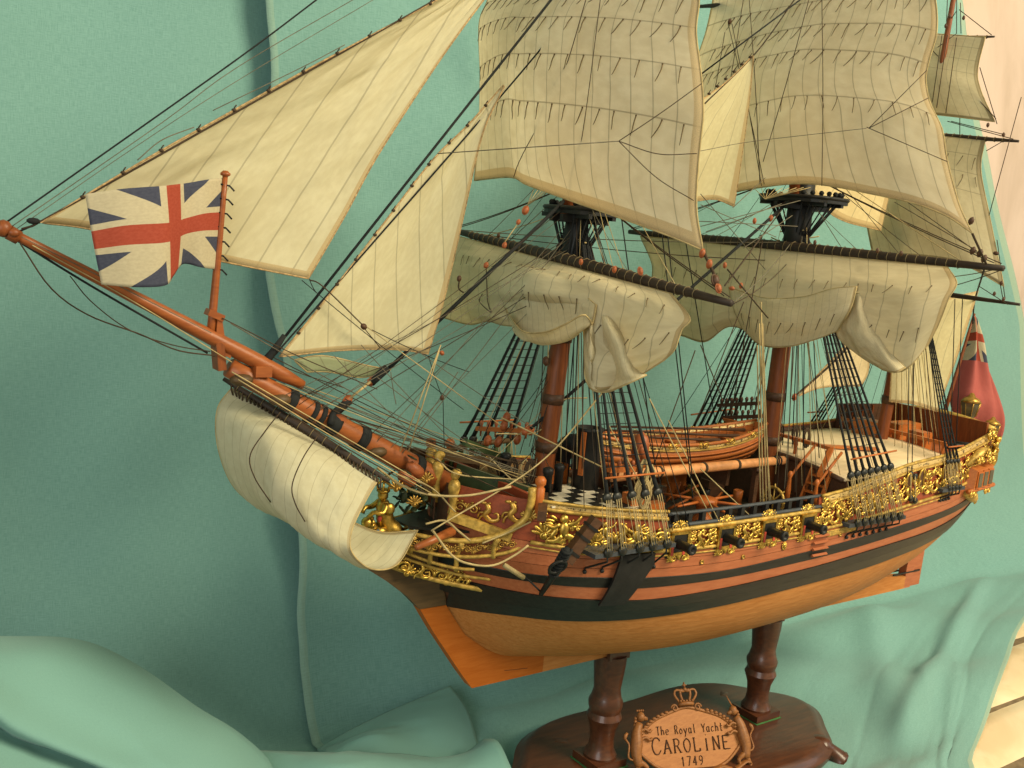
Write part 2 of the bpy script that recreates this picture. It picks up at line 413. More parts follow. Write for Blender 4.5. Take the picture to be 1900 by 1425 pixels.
heap([rowpx([(588, 1392, 13), (650, 1356, 13), (720, 1322, 13.4), (790, 1292, 13.8), (836, 1273, 14)]),
      rowpx([(592, 1396, 11.5), (668, 1366, 11), (740, 1340, 11), (815, 1318, 11.4), (866, 1316, 11.6)]),
      rowpx([(600, 1402, 10), (690, 1362, 9), (760, 1366, 9.4), (830, 1356, 9.6), (884, 1372, 9.6)]),
      rowpx([(604, 1420, 9), (700, 1412, 8), (770, 1416, 8), (840, 1412, 8), (900, 1424, 8)])],
     34, 34, 'turned_cloth_corner', 'turned up corner of mint cloth left of the stand below the bow')
heap([rowpx([(420, 1392, 12), (620, 1398, 8), (740, 1400, 8), (840, 1408, 8), (900, 1372, 7)]),
      rowpx([(420, 1396, 11), (620, 1404, 6), (740, 1406, 6), (845, 1404, 6), (925, 1378, 5)]),
      rowpx([(430, 1440, 9), (640, 1450, 3.5), (760, 1452, 3.5), (860, 1446, 3.5), (950, 1430, 3)]),
      rowpx([(450, 1520, 7), (640, 1540, 2), (760, 1540, 2), (870, 1530, 2), (980, 1500, 2)])],
     30, 40, 'cloth_roll', 'low roll of mint cloth at the bottom edge left of the stand')

# ================================================================ STAND
stand = empty('display_stand', 'dark walnut display stand with two turned posts and a name plaque under the ship', 'stand', at=(21.5, 0, TABLE))
BT = -8.8
def outline(k, n=72):
    out = []
    for i in range(n):
        a = 2*math.pi*i/n; c, s_ = math.cos(a), math.sin(a)
        r = (abs(c)**2.6+abs(s_)**2.6)**(-1/2.6)
        w = 1+.045*math.cos(6*a)
        out.append((21.5+16.3*k*c*r*w*.97, 7.7*k*s_*r*w))
    return out
prof = [(.86, BT-1.75), (.97, BT-1.6), (1.0, BT-1.1), (1.0, BT-.75), (.975, BT-.6), (.955, BT-.35), (.93, BT-.12), (.90, BT), (.4, BT), (.02, BT)]
n = 72; vs = []; fs = []
for k, z in prof: vs += [(x, y, z) for x, y in outline(k, n)]
for i in range(len(prof)-1):
    for j in range(n): l = (j+1) % n; fs.append((i*n+j, i*n+l, (i+1)*n+l, (i+1)*n+j))
fs.append(tuple(range(n-1, -1, -1))); fs.append(tuple((len(prof)-1)*n+j for j in range(n)))
auto_smooth(obj('base', MB().add(vs, fs), WALN, stand), 50)
for sx in (-1, 1):
    for sy in (-1, 1):
        mb = MB(); c = A(21.5+sx*(10.6 if sy < 0 else 9.0), sy*(5.1 if sy < 0 else 3.6), -.35); e = nrm(A(sx*.9, sy*.75, 0))
        pts = [c+A(0, 0, BT-1.0)-e*1.2, c+e*.4+A(0, 0, BT-.55), c+e*1.6+A(0, 0, BT-.9), c+e*2.3+A(0, 0, BT-1.6), c+e*2.2+A(0, 0, TABLE+.95), c+e*2.45+A(0, 0, TABLE+.9)]
        mb.tube(cat_rom(pts, 18), [1.0-.35*abs(math.sin(i*.45))*(i > 8) for i in range(18)], 10)
        o = obj('carved_foot', mb, WALN, stand)
        mb = MB(); mb.tube([c+e*2.3+A(0, 0, TABLE+.78)+.42*A(math.cos(a)*e[0], math.cos(a)*e[1], math.sin(a))*(1-a/16) for a in np.linspace(0, 9, 24)], .17, 6)
        obj('scroll_toe', mb, WALN, o)
for xp in (12.8, 30.5):
    zt = .02
    mb = MB(); H = zt-BT
    pr = [(1.25, .62), (1.28, .8), (1.0, 1.3), (.92, 2.0), (1.02, 2.9), (1.22, 3.45), (1.36, 3.8), (1.22, 4.15), (1.18, 4.25), (1.28, 4.6), (1.33, 5.0), (1.15, 5.4), (1.02, 6.0), (1.12, 7.0), (1.22, 8.0), (1.25, H)]
    mb.lathe(pr, (xp, 0, BT), n=20)
    po = obj('turned_post', mb, WALN, stand); auto_smooth(po, 35)
    mb = MB(); mb.box((xp, 0, BT+.31), (2.9, 2.9, .66)); obj('post_plinth', mb, WALN, po, False)
    mb = MB(); mb.box((xp, 0, BT+.03), (3.15, 3.15, .05)); obj('green_felt', mb, plain('green_felt', (.05, .16, .05), .95), po, False)
    for s_ in (-1, 1):
        mb = MB(); mb.box((xp-1.0*0, s_*.82, .35), (2.0, .34, 1.0)); obj('keel_cheek', mb, WALN, po, False)
# plaque
pc = U(1280, 1376, y=-3.1); e1 = nrm(A(.95, -.31, 0)); e2 = nrm(A(.155, .475, .86)); e3 = np.cross(e1, e2)
def PQ(x, y, z=0): return pc+e1*x+e2*y+e3*z
N = 64; ring = []
for i in range(N):
    a = 2*math.pi*i/N; r = 1+.03*math.cos(4*a)+.015*math.cos(8*a)
    ring.append((4.25*math.cos(a)*r*(abs(math.cos(a))**.12), 2.35*math.sin(a)*r))
mb = MB(); mb.prism([PQ(x, y, -.28) for x, y in ring], e3*.28)
plq = obj('nameplate', mb, PLAQ, stand, False, 'oval wooden name plaque with crown and supporters'); 
mb = MB(); mb.tube([PQ(x*1.02, y*1.03, 0) for x, y in ring], .13, 6, True); obj('plaque_rim', mb, PLAQD, plq)
# lettering as inlaid strokes
GL = {'C': [[(.95, .8), (.75, 1), (.35, 1), (.08, .72), (.05, .35), (.3, 0), (.7, 0), (.97, .22)]], 'A': [[(0, 0), (.48, 1), (.96, 0)], [(.2, .36), (.76, .36)]],
      'R': [[(.12, 0), (.12, 1)], [(.12, 1), (.6, 1), (.82, .78), (.6, .52), (.12, .5)], [(.5, .5), (.95, 0)]], 'O': [[(.5, 1), (.12, .8), (.04, .45), (.3, .02), (.7, .02), (.96, .45), (.86, .82), (.5, 1)]],
      'L': [[(.15, 1), (.15, 0), (.9, 0), (.92, .2)]], 'I': [[(.5, .9), (.5, 0)], [(.5, 1.15), (.52, 1.16)]], 'N': [[(.1, 0), (.1, 1), (.9, 0), (.9, 1)]], 'E': [[(.9, 1), (.12, 1), (.12, 0), (.92, 0)], [(.12, .52), (.7, .52)]],
      'T': [[(0, 1), (1, 1)], [(.5, 1), (.5, 0)]], 'h': [[(.15, 1.05), (.15, 0)], [(.15, .45), (.5, .62), (.8, .45), (.8, 0)]], 'e': [[(.1, .32), (.85, .36), (.7, .6), (.3, .6), (.08, .3), (.3, 0), (.8, .08)]],
      'o': [[(.5, .6), (.12, .4), (.2, .05), (.6, 0), (.9, .3), (.5, .6)]], 'y': [[(.05, .6), (.45, .05)], [(.9, .6), (.2, -.4)]], 'a': [[(.8, .6), (.3, .6), (.1, .3), (.3, 0), (.6, .05), (.82, .3)], [(.82, .6), (.82, 0), (.95, 0)]],
      'l': [[(.4, 1.05), (.4, .05), (.6, 0)]], 'Y': [[(0, 1), (.5, .5)], [(1, 1), (.5, .5), (.5, 0)]], 'c': [[(.85, .5), (.5, .62), (.15, .35), (.3, .02), (.85, .1)]], 't': [[(.4, .95), (.4, .05), (.75, 0)], [(.1, .6), (.75, .6)]],
      '1': [[(.25, .8), (.5, 1), (.5, 0)]], '7': [[(.05, 1), (.9, 1), (.35, 0)]], '4': [[(.65, 0), (.65, 1), (.05, .3), (.95, .3)]], '9': [[(.85, .6), (.4, .45), (.12, .72), (.4, 1), (.8, .9), (.86, .6), (.7, .2), (.3, 0)]], ' ': []}
SER = set('CARLINET')
def letter(parent, ch, x, y, w, h, t):
    mb = MB(); q = lambda p: PQ(x+p[0]*w, y+p[1]*h, .03)
    for st in GL[ch]:
        P = [q(p) for p in st]
        if len(P) < 5:
            for p0, p1 in zip(P[:-1], P[1:]): mb.tube([p0, p1], t, 5, flat=.6)
        else: mb.tube(cat_rom(P, 16), t, 5, flat=.6)
        if h > .8 and ch in 'CARLINE':
            for p in (st[0], st[-1]):
                if p[1] in (0, 1): mb.tube([q((p[0]-.15, p[1])), q((p[0]+.15, p[1]))], t*.75, 5, flat=.6)
    if mb.v: obj('letter', mb, INK, parent)
for txt, x0, y0, w, h, gap, t in (('The Royal Yacht', -2.75, .62, .29, .62, .10, .036), ('CAROLINE', -3.25, -.72, .60, .98, .24, .058), ('1749', -.95, -1.72, .34, .66, .17, .045)):
    x = x0
    for i, ch in enumerate(txt):
        s_ = 1.25 if (txt == 'CAROLINE' and i == 0) else 1.0
        letter(plq, ch, x, y0, w*s_, h*(1.18 if s_ > 1 else 1), t); x += w*s_+gap
# crown, lion, unicorn, ribbon
mb = MB()
mb.tube([PQ(.55*math.cos(a), 2.75+.14*math.sin(a)*.4, .1+.3*math.sin(a)) for a in np.linspace(0, 2*math.pi, 17)[:-1]], .17, 6, True)
for a in (-1, -.45, .45, 1): mb.tube(cat_rom([PQ(a*.55, 2.9, .15), PQ(a*.95, 3.5, .2), PQ(a*.75, 3.85, .2), PQ(a*.12, 3.7, .2)], 10), .10, 5)
mb.blob(PQ(0, 3.85, .2), .18); mb.tube([PQ(0, 3.9, .2), PQ(0, 4.4, .2)], .07, 5); mb.tube([PQ(-.17, 4.18, .2), PQ(.17, 4.18, .2)], .07, 5)
for a in np.linspace(-.5, .5, 5): mb.blob(PQ(a, 3.0, .3), .10)
obj('crown', mb, PLAQD, plq)
for sgn, nm in ((-1, 'lion'), (1, 'unicorn')):
    mb = MB(); q = lambda x, y, z=.2: PQ(sgn*(4.2+x), y, z)
    mb.tube(cat_rom([q(.35, -1.5), q(.5, -.6), q(.35, .3), q(.25, 1.0), q(-.05, 1.6)], 12), [.30, .34, .36, .40, .44, .46, .46, .44, .40, .36, .32, .28], 8)
    mb.blob(q(-.2, 2.05), (.34, .40, .34), (e1, e2, e3)); mb.tube([q(-.3, 2.0), q(-.72, 1.85)], [.22, .13], 6)
    for dy in (.95, .35): mb.tube(cat_rom([q(.1, dy), q(-.45, dy+.2), q(-.75, dy-.05), q(-.95, dy+.12)], 8), .12, 5)
    for dx in (-.35, .45): mb.tube(cat_rom([q(.4, -1.1), q(dx+.05, -1.6), q(dx+.25, -2.1), q(dx-.1, -2.5)], 8), [.26, .24, .2, .17, .14, .13, .14, .16], 6)
    mb.tube(cat_rom([q(.55, -1.1), q(1.15, -.8), q(1.0, .1), q(1.3, .6), q(1.05, .95)], 12), [.08]*9+[.13, .17, .12], 5)
    for k in range(6): mb.blob(q(.18+.06*k, 1.95-.24*k, .1), (.16, .16, .14), (e1, e2, e3), 6, 4)
    if nm == 'unicorn': mb.tube([q(-.25, 2.4), q(-.62, 3.2)], [.08, .015], 5)
    else:
        for a in range(4): mb.blob(q(-.2+.16*(a-1.5), 2.5, .2), .10, None, 6, 4)
    obj('plaque_'+nm, mb, PLAQD, plq)
for sgn in (-1, 1): mb = MB(); mb.tube(cat_rom([PQ(sgn*1.2, -2.35, .25), PQ(sgn*2.3, -1.95, .3), PQ(sgn*3.4, -2.2, .3), PQ(sgn*4.4, -1.75, .3), PQ(sgn*4.9, -1.85, .25)], 18), .26, 6, flat=.35); obj('ribbon', mb, PLAQD, plq)
for sgn in (-1, 1):
    mb = MB()
    for a in np.linspace(.35, 1.15, 9): mb.blob(PQ(sgn*4.3*math.cos(a), 2.45*math.sin(a), .1), (.2, .14, .16), (e1, e2, e3), 6, 4)
    mb.tube([PQ(sgn*(1.0+.3*math.cos(a)*(1-a/12)), 2.5+.3*math.sin(a)*(1-a/12), .1) for a in np.linspace(0, 8, 18)], .08, 5)
    obj('plaque_garland', mb, PLAQD, plq)

# ================================================================ SHIP: hull form
Bx = pchip([-3.8, -3.6, -3.2, -2.5, -1.5, 0, 2, 4.5, 8, 12, 17, 24, 31, 38, 44, 49, 53], [0, .9, 1.8, 2.9, 4.05, 5.25, 6.3, 7.0, 7.6, 7.88, 8.0, 7.95, 7.75, 7.3, 6.7, 5.95, 5.2])
zr = pchip([-3.8, -3.4, -2.65, -1.95, -.9, .9, 2.2, 4.3, 8, 14, 22, 32, 40, 45, 48, 50, 51, 52, 53], [11.5, 8.3, 6.2, 5.2, 3.8, 2.47, 1.83, 1.4, 1.0, .8, .75, .8, 1.1, 1.7, 2.7, 4.3, 6.0, 8.3, 10.8])
zmx = pchip([-3.8, 0, 10, 20, 30, 40, 48, 53], [12.2, 11, 9.5, 9.0, 9.3, 10.0, 11.2, 12.4])
fa = pchip([-3.8, -1, 3, 9, 18, 28, 37, 45, 53], [1.3, 1.5, 1.9, 2.3, 2.6, 2.4, 2.0, 1.7, 1.6])
fb = pchip([-3.8, -1, 3, 9, 18, 28, 37, 43, 48, 53], [.95, .97, 1.2, 1.65, 2.0, 1.9, 1.6, 1.3, 1.2, 1.2])
def hb(x, z):
    r = zr(x); m = zmx(x); B = Bx(x)
    if z <= r: return .3
    if z >= m: d = z-m; return max(B-.012*d*d, .3)
    t = (z-r)/(m-r); return max(B*(1-(1-t)**fa(x))**(1/fb(x)), .3)
wbot = pchip([-3.8, -2.5, 1, 4.8, 10.6, 15.8, 24.4, 32.8, 36.7, 41.5, 46, 50, 53], [6.15, 6.1, 6.24, 6.14, 6.13, 6.22, 6.5, 6.7, 6.86, 7.0, 7.25, 8.0, 10.0])
wtop = pchip([-3.8, -.1, 2.1, 10.1, 15.4, 23.9, 34.1, 42.3, 47, 53], [8.5, 8.19, 8.02, 7.51, 7.56, 7.81, 8.3, 8.55, 9.0, 10.6])
ubot = pchip([-3.8, .2, 5, 8.2, 15.2, 23.7, 33.9, 42, 48, 53], [9.3, 9.05, 8.68, 8.43, 8.3, 8.47, 8.93, 9.4, 9.8, 11.2])
utop = pchip([-3.8, -.7, 3.7, 8, 15.1, 23.5, 33.7, 46.3, 53], [9.9, 9.62, 9.45, 9.13, 8.85, 9.13, 9.63, 10.32, 11.8])
gbot = pchip([-3.8, 0, 2.5, 9.5, 14.5, 20.4, 24.3, 27.7, 38.9, 41.9, 53], [12.2, 11.74, 11.42, 10.86, 10.75, 10.72, 10.74, 10.84, 11.5, 11.65, 13.0])
ftop = pchip([-3.8, .5, 4.9, 9.3], [14.7, 14.3, 13.8, 13.4])          # forecastle
qtop = pchip([24.6, 28.2, 32, 37.2, 42.3, 50.3, 53], [13.2, 13.5, 14.1, 14.75, 15.0, 16.0, 16.4])
def ztop(x): return ftop(x) if x < 9.3 else (12.2 if x < 24.6 else qtop(x))
def HP(x, z, off=0.0, side=-1):          # a point on the planking
    y = hb(x, z); e = .02
    tx = A(2*e, side*(hb(x+e, z)-hb(x-e, z)), 0); tz = A(0, side*(hb(x, z+e)-hb(x, z-e)), 2*e)
    n = nrm(np.cross(tx, tz))*(-side)*-1
    if n[1]*side < 0: n = -n
    return A(x, side*y, z)+n*off, nrm(tx), n
ship = empty('ship_model', 'wooden model of a three-masted sailing yacht with cream sails and gilded hull on the stand', 'model ship', at=(22, 0, 0))
# inner shell
mb = MB(); xs = np.r_[np.linspace(-3.75, 2, 24), np.linspace(2.4, 52, 80)]; nz = 26
for side in (-1, 1):
    G = []
    for x in xs:
        lo = zr(x); hi = max(ztop(x)-.08, lo+.1); G.append([(x, side*max(hb(x, z)-.16, .2), z) for z in (lo+(hi-lo)*t for t in np.linspace(0, 1, nz))])
    mb.sheet(G, th=.06*side)
hull = obj('hull', mb, DARKW, ship)
def strake(lo, hi, x0, x1, mat, th=.14, gap=.018, sides=(-1, 1), n=60, off=0.0, name='plank', smooth=True):
    out = []
    for side in sides:
        vs = []; fs = []; X_ = [x0+(x1-x0)*(t if x0 > -1 else t**1.6) for t in np.linspace(0, 1, n)]
        for x in X_:
            a, b = lo(x)+gap, hi(x)-gap
            (p, _, na), (q, _, nb) = HP(x, a, off, side), HP(x, b, off, side)
            vs += [p, q, q-nb*th, p-na*th]
        for i in range(len(X_)-1):
            for k in range(4): l = (k+1) % 4; fs.append((i*4+k, i*4+l, i*4+4+l, i*4+4+k))
        m = len(X_)-1; fs += [(3, 2, 1, 0), (m*4, m*4+1, m*4+2, m*4+3)]
        o = obj(name, MB().add(vs, fs), mat, hull); auto_smooth(o, 35); out.append(o)
    return out
def startx(f):                            # where a line leaves the stem
    for x in np.linspace(-3.78, 0, 300):
        if zr(x) < f(x)-.02: return x
    return 0
NS = 11
for k in range(NS):
    lo = (lambda x, k=k: zr(x)+(wbot(x)-zr(x))*k/NS); hi = (lambda x, k=k: zr(x)+(wbot(x)-zr(x))*(k+1)/NS)
    strake(lo, hi, -2.45, 50.6, HULL_WOOD, gap=.006, name='hull_plank')
strake(wbot, lambda x: (wbot(x)+wtop(x))/2, -2.6, 51.6, BLACKW, off=.10, gap=.004, name='black_wale')
strake(lambda x: (wbot(x)+wtop(x))/2, wtop, -3.2, 51.9, BLACKW, off=.10, gap=.004, name='black_wale')
strake(wtop, ubot, -3.45, 52, RED_WOOD, name='red_plank')
strake(ubot, utop, -3.5, 52, BLACKW, off=.05, name='black_wale')
for k in range(3):
    lo = (lambda x, k=k: utop(x)+(gbot(x)-utop(x))*k/3); hi = (lambda x, k=k: utop(x)+(gbot(x)-utop(x))*(k+1)/3)
    strake(lo, hi, -3.55, 52, RED_WOOD, name='red_plank')
for (x0, x1) in ((-3.55, .3), (.3, 9.3), (9.3, 24.6), (24.6, 52)):
    for k in range(2):
        lo = (lambda x, k=k: gbot(x)+(ztop(x)-gbot(x))*k/2); hi = (lambda x, k=k: gbot(x)+(ztop(x)-gbot(x))*(k+1)/2)
        strake(lo, hi, x0+.01, x1-.01, DARK_RED, off=-.03, name='frieze_plank', n=30)
# mouldings
def mould(f, x0, x1, r, mat, off=.06, name='moulding', n=60, sides=(-1, 1), flat=1.0):
    for s_ in sides:
        obj(name, MB().tube([HP(x, f(x), off, s_)[0] for x in np.linspace(x0, x1, n)], r, 6, flat=flat), mat, hull)
mould(gbot, .0, 52, .13, GOLDP, name='gilt_moulding'); mould(lambda x: gbot(x)-.32, -.2, 52, .06, GOLDP, name='gilt_moulding')
mould(lambda x: ftop(x)-.42, .2, 9.3, .13, GOLDP, name='gilt_moulding'); mould(lambda x: ftop(x)+.05, .2, 9.3, .12, GOLDP, name='gilt_moulding')
mould(lambda x: 12.2, 9.4, 24.6, .16, GOLDP, name='gilt_moulding')
mould(lambda x: qtop(x)+.03, 24.8, 52, .13, GOLDP, name='gilt_moulding'); mould(lambda x: qtop(x)-.62, 25, 52, .10, GOLDP, name='gilt_moulding')
mould(lambda x: utop(x)+.0, -3.3, 51.5, .04, BLACKW, off=.03, name='bead')
# pale band with tiny dark fretwork between the mouldings (fine relief in the material)
def fret():
    m = Mat('fret_band', .45, .2); u, v = m.uv(); n = m.noise(1, 3, (46, 3, 1), 'UV'); w = ((u*60).fract()-.5).abs()
    k = (n.gt(.56)*((v-.5).abs().lt(.27)))*(w.lt(.42)); m.base(m.mix(k, (.58, .40, .15), (.06, .03, .012))); return m.m
FRET = fret()
def band(lo, hi, x0, x1, mat, off, name, n=40):
    G = [[HP(x, f, off)[0] for x in np.linspace(x0, x1, n)] for f in ()]
    rows = []
    for t in (0, .33, .66, 1): rows.append([HP(x, lo(x)+(hi(x)-lo(x))*t, off)[0] for x in np.linspace(x0, x1, n)])
    obj(name, MB().sheet(rows, th=.08), mat, hull)
band(lambda x: ftop(x)-.36, lambda x: ftop(x)+.0, .3, 9.2, FRET, .05, 'fret_band')
band(lambda x: qtop(x)-.55, lambda x: qtop(x)-.05, 25.0, 51.8, FRET, .05, 'fret_band', 60)
# keel, stem, deadwood, sternpost, rudder
def slab(name, pts, th, mat, parent=ship, y=0.0, label=None, smooth=False):
    mb = MB(); mb.prism([A(x, y-th/2, z) for x, z in pts], A(0, th, 0)); return obj(name, mb, mat, parent, smooth, label)
zl = np.linspace(0, 1, 12)
slab('keel', [(6, 0), (49.6, 0), (49.6, 1.2), (45, 1.75), (40, 1.2), (30, .9), (20, .85), (12, .95), (6, 1.25)], .86, HULL_WOOD)
slab('deadwood', [(0, 0), (5.98, 0), (5.98, 1.3), (4, 1.55), (2.2, 1.95), (.9, 2.6), (-.9, 3.9), (-1.95, 5.3), (-2.6, 6.25), (-4.55, 6.25), (-3.34, 4.44), (-.95, 1.19)], .9, KEEL_WOOD)
slab('stem_knee', [(-4.56, 6.27), (-2.5, 6.27), (-3.3, 8.5), (-3.7, 11.4), (-4.2, 12.0), (-5.0, 11.2), (-6.6, 10.6), (-8.6, 10.4), (-9.2, 10.0), (-8.4, 9.35), (-7.0, 8.4), (-5.6, 7.3)], .84, STEMW)
slab('sternpost', [(49.62, 0), (50.6, 0), (51.9, 9.2), (50.2, 6.5), (49.62, 2.0)], .8, RED_WOOD)
rud = slab('rudder', [(50.68, .05), (52.25, .05), (52.35, 3.4), (52.2, 7.0), (52.7, 10.2), (52.1, 10.2), (50.95, 3.0)], .62, RED_WOOD)
for z in (1.55, 4.4):
    for y in (-.36, .36): obj('rudder_strap', MB().beam((47.6, y, z), (51.9, y, z), .10, .16), EBONY, rud, False)
for x, z in ((8, .45), (5, .5)): pass
obj('keel_scarf', MB().beam((2.6, -.455, .75), (4.6, -.455, .55), .02, .03), INK, ship, False)
# transom
mb = MB(); zz = np.linspace(8.4, 16.2, 14)
mb.prism([A(52.05, -hb(52, z)+.1, z) for z in zz]+[A(52.05, hb(52, z)-.1, z) for z in zz[::-1]], A(.25, 0, 0)); obj('transom', mb, RED_WOOD, ship, False)
# decks
def deckm(name, x0, x1, zf, mat, inset=.25, n=24, th=.15, camber=.0, y0=None):
    rows = []
    for x in np.linspace(x0, x1, n):
        w = hb(x, zf(x))-inset; rows.append([A(x, q*w, zf(x)-camber*(q*w)**2) for q in np.linspace(-1, 1, 9)])
    return obj(name, MB().sheet(rows, th=-th), mat, ship)
deckm('waist_deck', 0, 30, lambda x: 10.2, wood('shaded_deck', (.016, .009, .005), (.034, .018, .009), .6));  # dark wood; the shade below the boat is put into its colour
deckm('forecastle_deck', .8, 9.1, lambda x: ftop(x)-.22, wood('fore_deck', (.26, .12, .04), (.36, .17, .06)))
qd = lambda x: 14.75+.015*(x-28)
deckm('quarterdeck', 28.0, 44.2, qd, DECKW, .15, camber=.012)
deckm('poop_deck', 44.0, 52.0, lambda x: 14.2, RED_WOOD, .2)
# waist rail: two grey rails on stanchions
wr = obj('waist_rail', MB().tube([HP(x, 12.25, -.05)[0]+A(0, 0, .22) for x in np.linspace(9.4, 25.0, 40)], .17, 6, flat=.8), GREYP, ship)
obj('cap_rail', MB().tube([HP(x, 12.3, -.25)[0]+A(0, 0, .92) for x in np.linspace(9.4, 25.0, 40)], .16, 6, flat=.8), GREYP, wr)
for x in np.arange(10.0, 25.0, 1.25):
    p = HP(x, 12.3, -.22)[0]; obj('stanchion', MB().beam(p+A(0, 0, .2), p+A(0, 0, .9), .34, .34, (1, 0, 0)), EBONY, wr, False)
wr2 = obj('waist_rail', MB().tube([HP(x, 12.25, -.05, 1)[0]+A(0, 0, .22) for x in np.linspace(9.4, 25.0, 40)], .17, 6, flat=.8), GREYP, ship)
obj('cap_rail', MB().tube([HP(x, 12.3, -.25, 1)[0]+A(0, 0, .92) for x in np.linspace(9.4, 25.0, 40)], .16, 6, flat=.8), GREYP, wr2)
# bulkheads
obj('waist_bulkhead', MB().prism([A(28.1, y, z) for y, z in ((-7.4, 10.2), (7.4, 10.2), (7.4, 14.0), (3.5, 14.5), (0, 14.6), (-3.5, 14.5), (-7.4, 14.0))], A(.25, 0, 0)), DARKW, ship, False)
obj('forecastle_bulkhead', MB().box((9.0, 0, 11.4), (.25, 14.6, 2.3)), DARKW, ship, False)
obj('beakhead_bulkhead', MB().box((.55, 0, 12.9), (.3, 10.2, 3.0)), DARK_RED, ship, False)
obj('quarterdeck_edge', MB().tube([A(27.95, y, qd(28)-.012*y*y-.12) for y in np.linspace(-7.2, 7.2, 15)], .2, 6), DARKW, ship)
# checkered deck of the galley hearth
for i in range(7):
    for j in range(6):
        c = A(1.5+i*1.12, -6.45+j*1.12, 0); c[2] = ftop(c[0])-.17; mb = MB(); mb.box(c, (1.09, 1.09, .12))
        if abs(c[1]) < hb(c[0], 13.8)-.62: obj('deck_tile', mb, IVORY if (i+j) % 2 else EBONY, ship, False)
# ---------------------------------------------------------------- carved ornament, five patterns (x along, y up, z out)
def orn_scroll():
    mb = MB()
    for s_ in (-1, 1):
        P = []; R = []
        for a in np.linspace(0, 9.5, 26): r = .62*(1-a/11); P.append(A(s_*(.72-r*math.cos(a)), .05+r*math.sin(a)*.8, .06+.01*a)); R.append(.15*(1-a/16))
        mb.tube(P, R, 6)
        for k in range(4): a = .6+k*.75; mb.blob(A(s_*(.72-.72*math.cos(a)), .1+.62*math.sin(a), .06), (.20, .11, .10), (A(math.sin(a)*s_, math.cos(a), 0), A(-math.cos(a), math.sin(a)*s_, 0), A(0, 0, 1)), 6, 4)
    mb.blob((0, .1, .1), (.18, .34, .16)); return mb
def orn_cherub():
    mb = MB(); mb.blob((0, .62, .2), .22); mb.blob((.05, .12, .12), (.26, .40, .22))
    mb.tube(cat_rom([(.1, -.15, .15), (.45, -.25, .2), (.75, -.55, .12)], 6), [.17, .15, .13, .11, .09, .08], 6)
    mb.tube(cat_rom([(-.05, -.2, .12), (-.35, -.42, .16), (-.72, -.42, .1)], 6), [.17, .15, .13, .11, .09, .08], 6)
    mb.tube(cat_rom([(.18, .35, .15), (.55, .45, .22), (.82, .75, .15)], 6), [.12, .11, .1, .09, .08, .07], 6)
    mb.tube(cat_rom([(-.18, .35, .15), (-.5, .2, .22), (-.85, .35, .15)], 6), [.12, .11, .1, .09, .08, .07], 6)
    for k in range(3): mb.blob((-.45-.14*k, .62-.13*k, .04), (.30, .09, .07), (nrm(A(-.8, .5-.3*k, 0)), nrm(A(.5-.3*k, .8, 0)), A(0, 0, 1)), 6, 4)
    return mb
def orn_acanthus():
    mb = MB()
    for k in range(7):
        a = math.pi*(.08+k*.14); d = A(math.cos(a), math.sin(a), 0); mb.blob(d*.5+A(0, -.35, .07+.03*(k % 2)), (.46, .13, .11), (d, A(-d[1], d[0], 0), A(0, 0, 1)), 8, 5)
    mb.tube([A(.35*math.cos(a)*(1-a/10), -.45+.28*math.sin(a)*(1-a/10), .16) for a in np.linspace(0, 7, 18)], .08, 5); mb.blob((0, -.4, .14), .2); return mb
def orn_horse():
    mb = MB(); mb.tube(cat_rom([(-.1, .75, .15), (.12, .35, .18), (-.12, -.05, .2), (.35, -.42, .15), (.85, -.25, .12), (.75, .15, .1), (.5, .05, .1)], 22), [.12, .17, .19, .2, .2, .21, .22, .22, .21, .2, .18, .17, .16, .15, .14, .13, .12, .1, .09, .08, .07, .06], 7)
    mb.blob((-.3, .78, .18), (.24, .12, .12)); mb.tube(cat_rom([(-.1, .1, .2), (-.5, .05, .25), (-.62, -.3, .2)], 6), .08, 5); mb.tube(cat_rom([(-.1, -.05, .2), (-.42, -.25, .25), (-.5, -.6, .2)], 6), .08, 5)
    for k in range(4): mb.blob((.12+.02*k, .78-.2*k, .1), (.13, .09, .07), None, 6, 4)
    return mb
def orn_mask():
    mb = MB(); mb.blob((0, 0, .1), (.34, .42, .22)); mb.blob((0, -.12, .3), (.14, .17, .12))
    for k in range(11): a = 2*math.pi*k/11; mb.blob((.38*math.cos(a), .46*math.sin(a), .05), (.15, .15, .1), None, 6, 4)
    for s_ in (-1, 1): mb.blob((s_*.13, .12, .28), .06, None, 6, 4)
    return mb
ORN = {k: mesh_of(f(), GOLD, True, True, 'carving_'+k) for k, f in dict(scroll=orn_scroll, cherub=orn_cherub, acanthus=orn_acanthus, horse=orn_horse, mask=orn_mask).items()}
ORNB = {}
for k, f in dict(scroll=orn_scroll, acanthus=orn_acanthus, horse=orn_horse, cherub=orn_cherub).items(): ORNB[k] = mesh_of(f(), BRONZE, True, True, 'dark_carving_'+k)
def carve(kind, x, z, s=1.0, flip=1, rot=0.0, side=-1, lib=ORN, off=.06, par=None):
    p, tx, n = HP(x, z, off, side); up = nrm(np.cross(n, tx)); up = up if up[2] > 0 else -up
    c, q = math.cos(rot), math.sin(rot); X1 = (tx*c+up*q)*flip; Y1 = up*c-tx*q
    inst('carving', lib[kind], frame(p, X1, Y1, n*.72, s*.88), par or hull)
